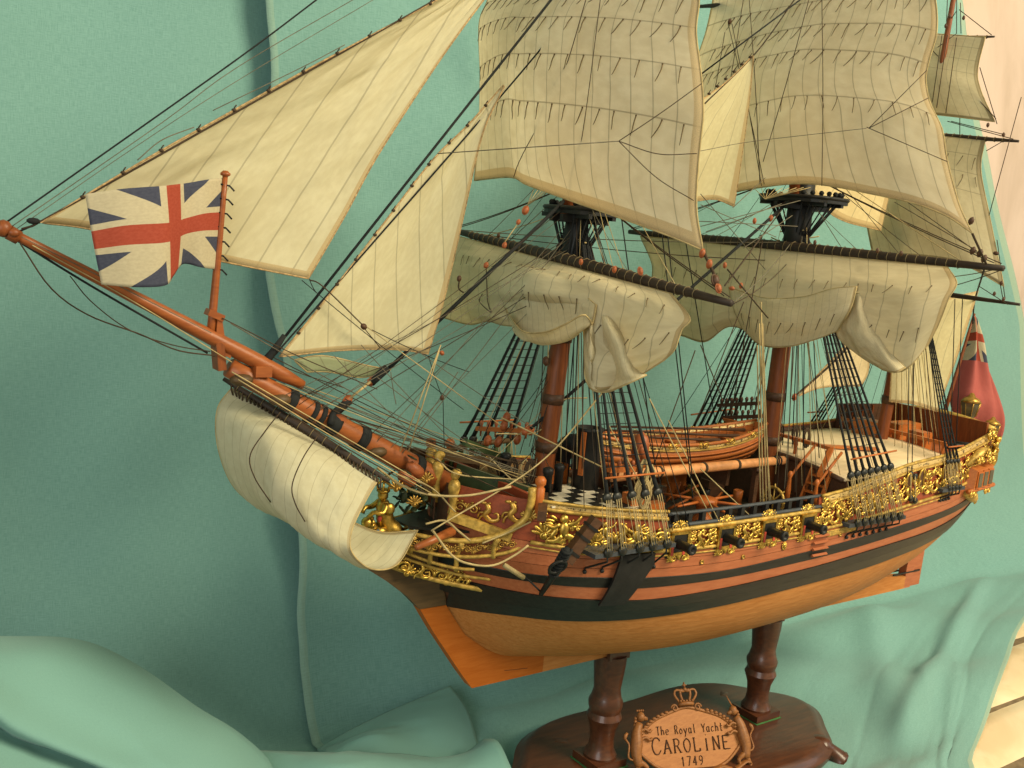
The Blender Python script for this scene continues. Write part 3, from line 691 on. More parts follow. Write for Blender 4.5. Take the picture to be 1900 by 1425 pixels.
# frieze of the forecastle
for i, (k, x, dz, s_, fl) in enumerate((('acanthus', .7, 1.0, .8, 1), ('cherub', 1.7, 1.05, 1.15, 1), ('mask', 3.1, 1.25, .7, 1), ('horse', 2.6, .75, .75, 1), ('acanthus', 3.8, .75, .9, 1), ('scroll', 5.2, .75, .8, 1), ('cherub', 6.7, .95, 1.0, -1), ('scroll', 8.0, .75, .85, 1), ('acanthus', 8.9, .85, .85, 1))):
    carve(k, x, gbot(x)+dz*.95, s_*1.35, fl)
for k, x, dz, s_ in (('horse', 1.2, .7, 1.0), ('cherub', 4.4, 1.1, 1.1), ('acanthus', 2.3, 1.5, .7), ('scroll', 3.2, .55, .8), ('horse', 5.8, 1.1, 1.0), ('acanthus', 7.4, 1.2, .9), ('mask', .55, 1.9, .7)): carve(k, x, gbot(x)+dz, s_)
for x in np.arange(1.0, 9.2, .75): carve('acanthus', x, gbot(x)+.32, .36)
# gun ports of the waist: gilt frame, pediment, bracket below, and the dark opening
PORTS = [10.3, 14.55, 18.9, 23.2]; PZ = 11.32
def portframe(x):
    p, tx, n = HP(x, PZ, .02); up = A(0, 0, 1)
    o = obj('gun_port', MB().beam(p-tx*.62-n*.25, p+tx*.62-n*.25, .9, 1.15, up), EBONY, hull, False)
    for s_ in (-1, 1): obj('port_frame', MB().beam(p+tx*s_*.72-up*.7+n*.12, p+tx*s_*.72+up*.72+n*.12, .24, .26, n), GOLD, o, False)
    for s_ in (-1, 1): obj('port_frame', MB().beam(p-tx*.84+up*.70*s_+n*.12, p+tx*.84+up*.70*s_+n*.12, .26, .2, up), GOLD, o, False)
    carve('scroll', x, PZ+1.0, .62); carve('acanthus', x, PZ+1.25, .55); carve('scroll', x+.1, PZ-1.05, .75); carve('acanthus', x-.6, PZ-1.0, .5, 1, .5); carve('acanthus', x+.8, PZ-1.02, .45, 1, -.4)
    carve('cherub', x-1.05, PZ-.05, .7); carve('cherub', x+1.05, PZ-.05, .7, -1)
for x in PORTS: portframe(x)
for a, b in zip(PORTS[:-1], PORTS[1:]):
    m = (a+b)/2
    carve('horse', m-.35, PZ+.0, .95, -1); carve('cherub', m+.55, PZ+.12, .85, 1); carve('scroll', m, PZ-.42, .55); carve('acanthus', m-.9, PZ+.42, .5, 1, .8); carve('acanthus', m+1.1, PZ+.45, .5, 1, -.8)
carve('scroll', 12.0-.8, PZ+.1, .6)
# quarterdeck frieze
for i, x in enumerate(np.arange(25.6, 51.5, 1.18)):
    zz_ = gbot(x); h = qtop(x)-.6-zz_
    carve(('cherub', 'horse', 'acanthus', 'scroll')[i % 4], x, zz_+h*.33, .95, (-1)**i); carve(('scroll', 'acanthus', 'cherub')[i % 3], x+.6, zz_+h*.74, .82, (-1)**i, .3*(-1)**i)
for x in (25.3, 25.35): carve('scroll', x, gbot(x)+1.2, 1.0, 1, 1.3)
for i in range(5):                       # arched quarterdeck lights
    x = 36.2+i*2.0
    if i in (2,): continue
    p, tx, n = HP(x, gbot(x)+1.9, .08); up = nrm(A(0, 0, 1)); o = obj('arched_port', MB().prism([p+tx*a+up*b for a, b in ((-.3, -.6), (.3, -.6), (.3, .4), (.18, .66), (0, .76), (-.18, .66), (-.3, .4))], n*.1), DARKW, hull, False)
    obj('port_arch', MB().tube([p+n*.1+tx*a+up*b for a, b in ((-.36, -.65), (-.36, .42), (-.22, .75), (0, .86), (.22, .75), (.36, .42), (.36, -.65))], .10, 5), GOLD, o)
carve('mask', 20.9, 9.95, .62)
for x, z in ((16.6, 9.65), (27.5, 10.05), (29.0, 10.12), (12.6, 9.75)):
    p, tx, n = HP(x, z, .06); obj('scupper', MB().lathe([(.17, -.1), (.17, .03), (.10, .05), (.09, -.05)], p, n, 10), BRONZE, hull)
for k in range(4):                       # boarding steps
    x = 25.0; z = 10.25-k*.48; P = [HP(x+d, z, .16)[0] for d in np.linspace(-.85, .85, 6)]; obj('boarding_step', MB().tube(P, .17, 4, flat=.7), RED_WOOD, hull, False)
# pale band and small step under the quarterdeck frieze
band(lambda x: gbot(x)-.75, lambda x: gbot(x)-.36, 25.8, 29.6, GOLDP, .05, 'gilt_panel', 12)
# anchor lining
rows = []
for t in np.linspace(0, 1, 10):
    z = 10.95-t*3.3; a = 5.6-.9*t**1.2-(0 if t > .3 else .0); b = 8.1-2.2*max(0, t-.25)**.9
    rows.append([HP(x, z, .26)[0] for x in np.linspace(a, b, 8)])
obj('anchor_lining', MB().sheet(rows, th=.2), EBONY, hull, False)
# ---------------------------------------------------------------- head: rails, brackets, gilt lace, figurehead
head = obj('head_grating', MB().prism([A(x, y, 11.6+(-x)*.05) for x, y in ((.3, -3.6), (-2.6, -2.6), (-6.2, -.9), (-6.2, .9), (-2.6, 2.6), (.3, 3.6))], A(0, 0, .16)), BLACKW, ship, False)
def HR(pts, r, mat, name, n=30, flat=1.0, y=None):
    for s_ in (-1, 1):
        P = cat_rom([U(a, b, y=c) for a, b, c in pts], n); P = [A(p[0], p[1]*-s_, p[2]) for p in P] if s_ == 1 else P
        obj(name, MB().tube(P, r, 6, flat=flat), mat, head)
HR([(988, 905, -5.3), (985, 935, -5.3), (972, 965, -5.1), (935, 990, -4.6), (880, 1003, -3.6), (820, 1001, -2.5), (760, 990, -1.5)], [.25-.004*i for i in range(30)], GOLDP, 'head_rail')
HR([(980, 1008, -5.0), (940, 1025, -4.5), (880, 1033, -3.6), (820, 1030, -2.6), (765, 1018, -1.6), (735, 1003, -1.0)], .12, GOLDP, 'head_rail')
HR([(880, 1057, -3.2), (840, 1053, -2.6), (795, 1041, -1.9), (755, 1025, -1.2), (735, 1010, -.9)], .11, GOLDP, 'head_rail')
HR([(910, 1075, -3.2), (860, 1068, -2.5), (800, 1052, -1.7), (750, 1035, -1.0)], .10, GOLDP, 'head_rail')
HR([(900, 1095, -2.6), (840, 1083, -1.9), (780, 1068, -1.2), (730, 1052, -.7), (712, 1044, -.6)], .17, GOLDP, 'cheek_rail')
for (a, b, y0), (c, d, y1) in (((812, 1000, -2.45), (797, 1045, -1.9)), ((858, 1006, -3.2), (846, 1058, -2.5)), ((925, 998, -4.4), (915, 1035, -4.1)), ((770, 995, -1.7), (762, 1025, -1.4))):
    for s_ in (-1, 1):
        p, q = U(a, b, y=y0), U(c, d, y=y1); p[1] *= -s_; q[1] *= -s_
        obj('head_timber', MB().tube(cat_rom([p, (p+q)/2+A(-.15, 0, .1), q], 8), [.2, .19, .17, .15, .15, .15, .17, .16], 6), GOLDP, head)
for i, (a, b) in enumerate(((735, 1050), (757, 1055), (780, 1061), (805, 1066), (830, 1072), (850, 1076), (868, 1081))):
    p = U(a, b, y=-.9-.18*i); inst('carving', ORN[('scroll', 'acanthus', 'horse')[i % 3]], frame(p, nrm(A(1, -.28, -.22)), nrm(A(.22, 0, 1)), nrm(A(-.3, -1, 0)), .72), head)
for (a, b, y, k, s_) in ((-1.0, 13.4, 0, 'horse', 1.1), (-2.1, 13.2, 0, 'horse', 1.0), (-.1, 13.5, 0, 'acanthus', .8), (-2.9, 13.3, 0, 'scroll', .7)):
    carve(k, a, b, s_, lib=ORNB, par=head)
for s_ in (-1, 1):
    p, q = U(832, 955, y=-2.4), U(948, 996, y=-4.5); p[1] *= -s_; q[1] *= -s_; obj('head_beam', MB().beam(p, q, .5, .55), GOLDP, head, False)
fg = U(712, 955, y=0)
mb = MB(); q = lambda x, y, z: fg+A(x, y, z)
mb.tube(cat_rom([q(.9, 0, -1.3), q(.25, 0, -.6), q(.0, 0, .2), q(-.1, 0, .9)], 12), [.62, .66, .66, .62, .58, .56, .55, .55, .52, .48, .40, .32], 9)
mb.blob(q(-.15, 0, 1.25), (.34, .32, .38), None, 10, 7)
for s_ in (-1, 1):
    mb.tube(cat_rom([q(-.1, s_*.42, .75), q(-.5, s_*.75, .35), q(-1.0, s_*.55, .4), q(-1.25, s_*.45, .1)], 10), [.22, .2, .19, .18, .17, .16, .15, .14, .14, .16], 7)
    mb.blob(q(.05, s_*.55, .5), (.4, .26, .42)); mb.blob(q(-.4, s_*.5, -.9), (.5, .3, .34))
figure = obj('figurehead', mb, GOLD, ship, True, 'gilded crowned figure at the bow')
mb = MB(); mb.tube([q(-.15+.34*math.cos(a), .34*math.sin(a), 1.55) for a in np.linspace(0, 2*math.pi, 13)[:-1]], .10, 5, True)
for a in np.linspace(0, 2*math.pi, 7)[:-1]: mb.tube(cat_rom([q(-.15+.36*math.cos(a), .36*math.sin(a), 1.6), q(-.15+.42*math.cos(a), .42*math.sin(a), 1.95), q(-.15, 0, 2.15)], 6), .07, 5)
mb.blob(q(-.15, 0, 2.28), .15); obj('figure_crown', mb, GOLD, figure)
mb = MB(); mb.blob(q(-1.15, -.1, -.35), (.42, .38, .36)); mb.tube(cat_rom([q(-1.0, -.1, -.5), q(-.6, -.15, -1.0), q(.1, -.15, -1.5)], 8), [.36, .36, .36, .34, .32, .3, .28, .25], 8)
for k in range(9): a = k*.7; mb.blob(q(-.95, -.1+.36*math.cos(a), -.35+.34*math.sin(a)), .15, None, 6, 4)
obj('figure_lion', mb, GOLD, figure)
mb = MB(); mb.blob(q(-.62, -.62, .0), (.16, .10, .24)); obj('red_sash', mb, REDP, figure)
mb = MB(); mb.blob(q(-.75, -.72, -.8), (.16, .10, .18)); obj('blue_garter', mb, plain('blue_enamel', (.03, .08, .12), .4), figure)
for s_ in (-1, 1):                        # gilt terms and dark leafwork beside the stem head
    for k, (a, b, y) in enumerate(((843, 902, -1.6), (812, 868, -.5))):
        p = U(a, b, y=y); p[1] *= -s_; mb = MB()
        mb.lathe([(.22, -1.9), (.3, -1.7), (.22, -1.2), (.28, -.6), (.4, -.1), (.36, .2), (.2, .42)], p, n=10); mb.blob(p+A(0, 0, .72), (.30, .30, .36)); mb.blob(p+A(.1, 0, .85), (.34, .34, .26))
        obj('gilt_term', mb, GOLDP, head)
rr = random.Random(3); LEAFM = plain('dark_leafwork', (.018, .026, .010), .5)
mb = MB()
for i in range(60):
    p = U(rr.gauss(765, 22), rr.gauss(905, 24), y=rr.uniform(-1.2, 1.0)); d = nrm(A(rr.gauss(0, 1), rr.gauss(0, 1), rr.gauss(0, 1))); e = nrm(np.cross(d, A(.3, .2, 1)))
    mb.blob(p, (.42, .22, .07), (d, e, np.cross(d, e)), 6, 4)
obj('leaf_carving', mb, LEAFM, head)['kind'] = 'stuff'
for a, b, y in ((768, 928, -1.3), (735, 900, -1.2), (790, 885, -1.2)): p = U(a, b, y=y); inst('carving', ORNB['acanthus'], frame(p, nrm(A(1, -.3, 0)), A(0, 0, 1), nrm(A(-.5, -.8, 0)), .6), head)
# forecastle rails, catheads, belfry beam, green panels
for s_ in (1, -1):
    rp = [A(x, s_*(hb(max(x, .8), 13)-.5 if x > .8 else 4.6+x*.6), 15.2-.02*x) for x in np.linspace(-2.2, 6.5, 8)]
    fr = obj('forecastle_rail', MB().tube(rp, .2, 6), STEMW, ship)
    if s_ < 0: bpy.data.objects.remove(fr)
    for k in range(8 if s_ > 0 else 0): obj('baluster', MB().beam(rp[k]-A(0, 0, 1.7), rp[k], .24, .24, (1, 0, 0)), GREENP, fr, False)
    p = A(.9, s_*5.0, 14.0); e = nrm(A(-.62, s_*.78, -.02)); ct = obj('cathead', MB().beam(p-e*1.6, p+e*2.6, .55, .6), DARKW, ship, False)
    obj('cathead_post', MB().lathe([(.32, -1.2), (.32, .5), (.2, .62), (.34, .8), (.36, 1.05), (.2, 1.25)], A(.35, s_*5.25, 14.6), n=10), LADDW, ship)
for k, (a, b, c, d, y) in enumerate(((742, 836, 905, 856, 1.5), (862, 820, 935, 850, 3.0), (735, 838, 760, 862, 1.5))):
    obj('head_beam', MB().beam(U(a, b, y=y), U(c, d, y=y), .45, .5), STEMW if k != 1 else GREENP, ship, False)
obj('green_panel', MB().beam(U(845, 880, y=1.8), U(985, 925, y=-2.6), .2, 1.5), GREENP, ship, False)
obj('red_panel', MB().beam(U(850, 935, y=.5), U(985, 965, y=-3.6), .2, 1.7), DARK_RED, ship, False)
obj('knight_head', MB().lathe([(.3, -1.5), (.3, .2), (.2, .35), (.34, .55), (.3, .9)], U(798, 840, y=1.0), n=10), LADDW, ship)
for i in range(9):                        # small carving between the head rails
    t = i/8; p = U(775+t*165, 1010+10*math.sin(t*3), y=-1.9-2.6*t); inst('carving', ORNB[('scroll', 'acanthus')[i % 2]], frame(p, nrm(A(.9, -.4, 0)), A(0, 0, 1), nrm(A(-.4, -.9, 0)), .42), head)
# boomkin
obj('boomkin', MB().tube([U(840, 985, y=-2.8), U(772, 1016, y=-3.6)], [.3, .2], 8), SPAR, ship)

# ================================================================ channels, deadeyes, shrouds
FM = lambda z: A(3.909+.05*z, 0, z)          # mast axes
MM = lambda z: A(27.66+.001*z, 0, z)
ZM = lambda z: A(42.23+.051*z, 0, z)
de = MB(); de.lathe([(.24, -.16), (.33, -.08), (.35, 0), (.33, .08), (.24, .16)], (0, 0, 0), (0, 1, 0), 12)
DEADEYE = mesh_of(de, BLACKW, True, True, 'deadeye')
def rope(name, P, r, mat, parent, n=5): return obj(name, MB().tube(P, r, n), mat, parent)
def sag(p, q, s, n=12, d=(0, 0, -1)):
    p = np.asarray(p, float); q = np.asarray(q, float); d = np.asarray(d, float)
    return [p+(q-p)*t+d*s*4*t*(1-t) for t in np.linspace(0, 1, n)]
def gang(name, xs_lo, xs_up, zc, zup, yc, top, rmat, rr_, nrat, wide, chain_z, sides=(-1, 1), ratz=None):
    for s_ in sides:
        ch = MB(); xa, xb = xs_lo[0]-1.0, xs_lo[-1]+.8; rows = []
        for x in np.linspace(xa, xb, 10):
            y0 = hb(x, zc)-.05; rows.append([A(x, s_*y0, zc), A(x, s_*yc, zc)])
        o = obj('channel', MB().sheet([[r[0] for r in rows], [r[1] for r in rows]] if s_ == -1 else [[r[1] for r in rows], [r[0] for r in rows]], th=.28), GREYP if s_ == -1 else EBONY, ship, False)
        tops = []; bots = []
        for i, (xl, xu) in enumerate(zip(xs_lo, xs_up)):
            lo = A(xl, s_*yc, zc+.32); up = A(xu, s_*(yc-.45), zup[i] if hasattr(zup, '__len__') else zup)
            X1 = nrm(up-lo); Yn = nrm(A(0, s_, 0)-X1*np.dot(A(0, s_, 0), X1)); Zn = np.cross(X1, Yn)
            inst('deadeye', DEADEYE, frame(lo, X1, Yn, Zn, wide), o); inst('deadeye', DEADEYE, frame(up, X1, Yn, Zn, wide), o)
            for k in ((-1, 0, 1) if wide > .8 else (0,)): rope('lanyard', sag(lo+Zn*k*.19+X1*.12+Yn*.16, up+Zn*k*.17-X1*.1+Yn*.16, .0, 4), .036, BEIGER, o, 4)
            for k in (-1, 1): rope('lanyard', sag(lo+Zn*k*.19-Yn*.14, up+Zn*(k*.17-.12)-Yn*.14, .0, 4), .03, BEIGER, o, 4)
            hp = HP(xl-.2, chain_z, .1, s_)[0]
            rope('chain_plate', [lo-A(0, 0, .1), lo-A(0, -s_*0, .6), hp+A(0, 0, .25), hp], .07, EBONY, o)
            obj('chain_bolt', MB().blob(hp, .15), EBONY, o)
            t = top+A((i-len(xs_lo)/2)*.05, s_*.28, -.05*i)
            P = [up+X1*.25, up+(t-up)*.12, up+(t-up)*.5, t]
            sh = rope('shroud', P, [rr_*1.5, rr_*1.15, rr_, rr_], rmat, ship, 6); bots.append(up); tops.append(t)
        mb = MB()
        for k in range(nrat):
            f = .10+k*(.80/nrat); P = [b+(t-b)*f for b, t in zip(bots, tops)]
            mb.tube(P, .028, 4)
            for p in P: mb.blob(p, rr_*1.25, None, 5, 4)
        rt = obj('ratlines', mb, rmat, o); rt['kind'] = 'stuff'
        sb = rope('sheer_batten', [bots[0]+A(-.4, s_*.1, 1.3), bots[-1]+A(.3, s_*.1, 1.3)], .075, LADDW, ship)
ycf = 8.5
def xs_of(pxs, y): return [U(a, b, y=y)[0] for a, b in pxs]
gang('fore', [U(a, b, y=-8.5)[0] for a, b in ((1130, 1010), (1156, 1012), (1188, 1012), (1212, 1010), (1238, 1009))], [U(a, b, y=-8.05)[0] for a, b in ((1128, 908), (1147, 902), (1174, 905), (1198, 908), (1221, 905))], 11.35, 15.0, 8.5, FM(32.0), BLACKR, .10, 22, 1, 9.9)
gang('main', [U(a, b, y=-8.6)[0] for a, b in np.linspace((1593, 962), (1673, 941), 7)], [U(a, b, y=-8.15)[0] for a, b in np.linspace((1580, 874), (1653, 862), 7)], 10.75, np.linspace(14.7, 15.05, 7), 8.6, MM(33.4), BLACKR, .09, 24, 1, 9.75)
gang('mizzen', [U(a, b, y=-7.6)[0] for a, b in np.linspace((1762, 908), (1782, 900), 4)], [U(a, b, y=-7.2)[0] for a, b in np.linspace((1757, 873), (1777, 866), 4)], 12.1, 14.6, 7.6, ZM(31), BLACKR, .07, 26, .62, 11.2)
# backstays in front of the quarter
for a, b, c, d in ((1795, 470, 0, 0),): pass

# ================================================================ masts, tops, spars
def spar(name, P, R, mat, parent=ship, n=12, label=None): return obj(name, MB().tube(P, R, n), mat, parent, True, label)
def mast(axis, z0, z1, r0, r1, name, bands, label):
    zs = np.linspace(z0, z1, 20); m = spar(name, [axis(z) for z in zs], [r0+(r1-r0)*t for t in np.linspace(0, 1, 20)], MASTW, ship, 14, label)
    for zb in bands: f = (zb-z0)/(z1-z0); obj('mast_band', MB().lathe([(r0+(r1-r0)*f+.06, -.35), (r0+(r1-r0)*f+.09, 0), (r0+(r1-r0)*f+.06, .35)], axis(zb), (0, 0, 1), 14), DARKW, m)
    return m
fmast = mast(FM, 10.2, 33.5, .72, .62, 'foremast', (16.3, 19.6, 23.8, 26.4), 'foremast with dark bands')
mmast = mast(MM, 10.2, 36.5, .80, .68, 'mainmast', (15.6, 19.2, 25.0, 28.5), 'mainmast amidships')
zmast = mast(ZM, 13.5, 34.5, .55, .42, 'mizzenmast', (18.5, 22.5), 'mizzen mast near the stern')
for ax, zt, w, m, hh in ((FM, 31.9, 2.6, fmast, 31.0), (MM, 34.6, 3.3, mmast, 33.6), (ZM, 34.0, 2.0, zmast, 33.2)):
    c = ax(zt); n = 20; ring = [c+A(w*.72*math.copysign(abs(math.cos(a))**.6, math.cos(a))+(.25), w*math.copysign(abs(math.sin(a))**.6, math.sin(a)), 0) for a in np.linspace(0, 2*math.pi, n+1)[:-1]]
    t = obj('mast_top', MB().prism(ring, A(0, 0, .3)), EBONY, m, False)
    obj('top_rim', MB().tube([p+A(0, 0, .38) for p in ring], .14, 5, True), EBONY, t)
    for s_ in (-1, 1): obj('trestle_tree', MB().beam(c+A(-w*.7, s_*.55, -.3), c+A(w*.8, s_*.55, -.3), .35, .5), EBONY, t, False)
    for k in (-1, 1): obj('cross_tree', MB().beam(c+A(k*1.0, -w*.95, -.1), c+A(k*1.0, w*.95, -.1), .3, .3), EBONY, t, False)
    mb = MB()
    for a in np.linspace(0, 2*math.pi, 27)[:-1]:      # futtock shrouds and deadeyes round the top
        p = c+A(w*.66*math.cos(a)+.25, w*.96*math.sin(a), .35)
        if abs(math.sin(a)) > .35: mb.tube([p, ax(zt-3.3)+A(.5*math.cos(a), .5*math.sin(a), 0)], .06, 5); mb.blob(p+A(0, 0, .35), .2, None, 6, 4)
    obj('futtock_shrouds', mb, BLACKR, t)['kind'] = 'stuff'
    obj('masthead', MB().tube([ax(zt-4.6), ax(zt-2), ax(zt+2.2)], [.86*w/2.9, .9*w/2.9, .8*w/2.9], 12), EBONY, t)
# topmasts behind the topsails
for ax, z0, z1, r, nm in ((FM, 31.5, 60, .40, 'fore_topmast'), (MM, 34.2, 66, .44, 'main_topmast'), (ZM, 33.6, 62, .30, 'mizzen_topmast')):
    spar(nm, [ax(z)+A(-1.0, 0, 0) for z in np.linspace(z0, z1, 10)], np.linspace(r, r*.6, 10), MASTW)
# bowsprit and jib boom
bs0, bs1 = U(818, 893, y=0), U(425, 682, y=0)
bsp = spar('bowsprit', [bs0+(bs1-bs0)*t for t in np.linspace(-.02, 1, 12)], np.linspace(.76, .54, 12), SPAR, label='orange bowsprit with black rope bands')
jb0, jb1 = U(560, 745, y=-.1), U(5, 424, y=0)
jib = spar('jib_boom', [jb0+(jb1-jb0)*t+A(0, 0, .95*(1-t)) for t in np.linspace(0, 1, 14)], [.26, .40, .44]+list(np.linspace(.44, .22, 11)), SPAR, label='tapering jib boom at the far left')
ax_b = nrm(bs1-bs0)
for a, b, w in ((538, 739, .30), (578, 762, .16), (592, 770, .16), (615, 783, .42), (665, 812, .22), (768, 870, .32), (672, 815, .16)):
    p = U(a, b, y=0); t = np.dot(p-bs0, ax_b); f = t/np.linalg.norm(bs1-bs0); r = .76-.22*f
    obj('woolding', MB().lathe([(r+.02, -w), (r+.10, -w*.8), (r+.12, 0), (r+.10, w*.8), (r+.02, w)], bs0+ax_b*t, ax_b, 14), BLACKR, bsp)
cap = U(405, 668, y=0); obj('bowsprit_cap', MB().beam(cap+A(.1, 0, -.5), cap+A(-.1, 0, 1.0), .95, .45, (1, 0, 0)), MASTW, bsp, False)
for a, b in ((448, 705), (520, 742), (700, 838)): p = U(a, b, y=-.5); obj('saddle', MB().blob(p, (.7, .45, .35)), STEMW, bsp)
for a, b, y in ((770, 872, -1.0), (755, 888, -1.1)): p = U(a, b, y=y); obj('bee_block', MB().lathe([(.12, -.7), (.36, -.45), (.42, 0), (.36, .45), (.12, .7)], p, nrm(A(.8, 0, -.55)), 10), BLOCKW, bsp)
mb = MB(); tp = U(6, 424, y=0); mb.blob(tp, .42); mb.blob(U(26, 432, y=-.3), (.3, .2, .2)); mb.lathe([(.34, -.2), (.36, .3)], tp+A(.5, 0, -.3), nrm(jb1-jb0), 10); obj('boom_end_fitting', mb, MASTW, jib)
mb = MB()                                  # jackstaff with its knee
sb, st = U(390, 632, y=0), U(418, 326, y=0)
staff = spar('jackstaff', [sb+(st-sb)*t for t in np.linspace(0, 1, 8)], np.linspace(.24, .14, 8), SPAR, label='jackstaff standing on the bowsprit')
obj('staff_truck', MB().lathe([(.1, -.05), (.26, .02), (.27, .12), (.12, .26)], st, (0, 0, 1), 12), SPAR, staff)
k0 = [(400, 640), (404, 590), (412, 590), (417, 625), (432, 652), (428, 665), (400, 652)]
obj('staff_knee', MB().prism([U(a, b, y=-.28) for a, b in k0], A(0, .56, 0)), SPAR, staff, False)
obj('staff_cap', MB().beam(U(384, 578, y=0), U(412, 590, y=0), .7, .35), SPAR, staff, False)
# yards
ROBAND = plain('roband_cord', (.17, .125, .06), .85)
def yard(name, p, q, r, label, batten=True):
    p = np.asarray(p, float); q = np.asarray(q, float); n = 15; t = np.linspace(0, 1, n)
    y = spar(name, [p+(q-p)*k for k in t], [r*(1-.55*abs(2*k-1)**1.6) for k in t], YARDW, ship, 10, label)
    if batten:
        mb = MB(); L_ = np.linalg.norm(q-p); d = (q-p)/L_; u = nrm(np.cross(d, A(1, 0, 0)))
        for k in np.linspace(.09, .91, int(L_*1.15)):
            c = p+(q-p)*k; rr_ = r*(1-.55*abs(2*k-1)**1.6)+.035
            mb.tube([c+rr_*(math.cos(a)*u+math.sin(a)*np.cross(d, u)) for a in np.linspace(0, 2*math.pi, 9)[:-1]], .03, 4, True)
        obj('robands', mb, ROBAND, y)['kind'] = 'stuff'
    return y
FYp, FYs = U(1357, 563, x=3.4), U(843, 428, x=5.4)
fyard = yard('fore_yard', FYp, FYs, .42, 'lower yard of the foremast')
MYp, MYs = U(1862, 498, x=27.9), U(1168, 430, x=25.6)
myard = yard('main_yard', MYp, MYs, .46, 'lower yard of the mainmast')
yard('main_topsail_yard', U(1299, 12, x=26.4), U(1760, -18, x=26.4), .32, 'upper yard of the mainmast at the top edge', False)
cj = U(1892, 565, x=44.3); yard('crossjack_yard', cj, A(44.3, -cj[1], cj[2]+.4), .26, 'thin lower yard of the mizzen mast', False)
mt = U(1890, 262, x=44.5); yard('mizzen_topsail_yard', mt, A(44.9, -mt[1], mt[2]+1.2), .24, 'topsail yard of the mizzen mast')
mg = U(1845, 68, x=44.8); yard('mizzen_topgallant_yard', mg, A(44.8, -mg[1], mg[2]+.5), .17, 'highest yard of the mizzen mast')
spy0, spy1 = U(415, 703, y=3.0), U(722, 893, y=-4.2)
yard('spritsail_yard', spy0, spy1, .26, 'yard slung under the bowsprit')

# ================================================================ sails
def sail_mat(name, N, axis='u', hem=(.012, .012, .02, .02), tint=(1, 1, 1), trans=.42, reef=(), hemc=(.52, .38, .19), slope=0.0, seam=None):
    m = Mat(name, .85, 0, .12); u, v = m.uv(); s = (u + v*slope) if axis == 'u' else v
    if seam: q3 = m.pos(); s = q3[0]*seam[0]+q3[2]*seam[1]; N = 1.0
    fr = ((s*N+.5).fract()-.5).abs(); sm = fr.lt(.025)
    n = m.noise(30, 4, (1, 1, 1), 'UV'); th = m.noise(260, 2, (1, 6, 1), 'UV')+m.noise(260, 2, (6, 1, 1), 'UV'); blotch = m.noise(4, 3, (1, 1, 1), 'UV')
    c1 = tuple(q*t for q, t in zip((.70, .63, .44), tint)); c2 = tuple(q*t for q, t in zip((.80, .74, .55), tint))
    c = m.mix((n*.5+blotch*.5).step(.35, .7), c1, c2); c = m.mix((th-.75)*.5, c, tuple(q*.78 for q in c1))
    c = m.mix(sm*.45, c, (.30, .25, .15))
    for rv in reef: c = m.mix(((v-rv).abs().lt(.0025))*.5, c, (.32, .25, .14))
    hm = (u.lt(hem[0])).mx(u.gt(1-hem[1])).mx(v.lt(hem[2])).mx(v.gt(1-hem[3]))
    hn = m.noise(420, 2, (1, 1, 1), 'UV').step(.3, .7); c = m.mix(hm*.75, c, m.mix(hn, hemc, tuple(min(1, q*1.3) for q in hemc)))
    m.base(c); m.bump(th*.5+n, .25, .0006)
    tr = m.nt.nodes.new('ShaderNodeBsdfTranslucent'); m.nt.links.new(m.b.inputs['Base Color'].links[0].from_socket, tr.inputs['Color']); m.nt.links.new(m.nrm, tr.inputs['Normal'])
    mx = m.nt.nodes.new('ShaderNodeMixShader'); mx.inputs[0].default_value = trans
    m.nt.links.new(m.b.outputs[0], mx.inputs[1]); m.nt.links.new(tr.outputs[0], mx.inputs[2]); m.nt.links.new(mx.outputs[0], m.out.inputs[0])
    return m.m
def px3(pts, ax, dv):       # (px, py[, depth]) on plane ax = depth
    return [U(p[0], p[1], **{ax: (p[2] if len(p) > 2 else dv)}) for p in pts]
rs = random.Random(11)
rp_meshes = []
for k in range(6):
    l = .95+.1*k/6; sw = (-.2, -.12, -.05, .04, -.26, -.02)[k]
    mb = MB(); mb.blob((0, 0, .05), .055, None, 6, 4); mb.tube(cat_rom([(0, 0, .04), (sw*.2, -.4*l, .10), (sw, -.8*l, .06), (sw*1.5, -1.05*l, .08)], 7), [.038, .034, .032, .03, .027, .023, .015], 5)
    rp_meshes.append(mesh_of(mb, REEFR, True, True, 'reef_point'))
def grid_at(G, u, v):
    a, b = G.shape[:2]; i = v*(a-1); j = u*(b-1); i0 = min(int(i), a-2); j0 = min(int(j), b-2); f, g = i-i0, j-j0
    p = (1-f)*((1-g)*G[i0, j0]+g*G[i0, j0+1])+f*((1-g)*G[i0+1, j0]+g*G[i0+1, j0+1])
    return p, nrm(G[i0, j0+1]-G[i0, j0]), nrm(G[i0+1, j0]-G[i0, j0])
def reef(G, sail, rows, n, s=1.0, u0=.04, u1=.96, flip=1):
    for v in rows:
        for u in np.linspace(u0, u1, n):
            p, tu, tv = grid_at(G, min(max(u+rs.gauss(0, .004), .01), .99), v); nn = nrm(np.cross(tu, tv)); nn = nn if np.dot(nn, CAM_C-p) > 0 else -nn
            up = nrm(-tv-nn*np.dot(-tv, nn)); xx = np.cross(up, nn); a = rs.gauss(-.22, .10); xx, up = xx*math.cos(a)+up*math.sin(a), up*math.cos(a)-xx*math.sin(a)
            inst('reef_point', rs.choice(rp_meshes), frame(p+nn*.03, xx, up, nn, s*rs.uniform(.85, 1.1)), sail)
def sail(name, G, mat, label, rim=True, rimr=.05, th=.03, rimmat=None):
    G = np.asarray(G); o = obj(name, MB().sheet(G, th=th), mat, ship, True, label)
    if rim:
        P = list(G[0])+list(G[1:, -1])+list(G[-1, -2::-1])+list(G[-2:0:-1, 0]); obj('bolt_rope', MB().tube(P, rimr, 5, True), rimmat or BEIGER, o)
    return o
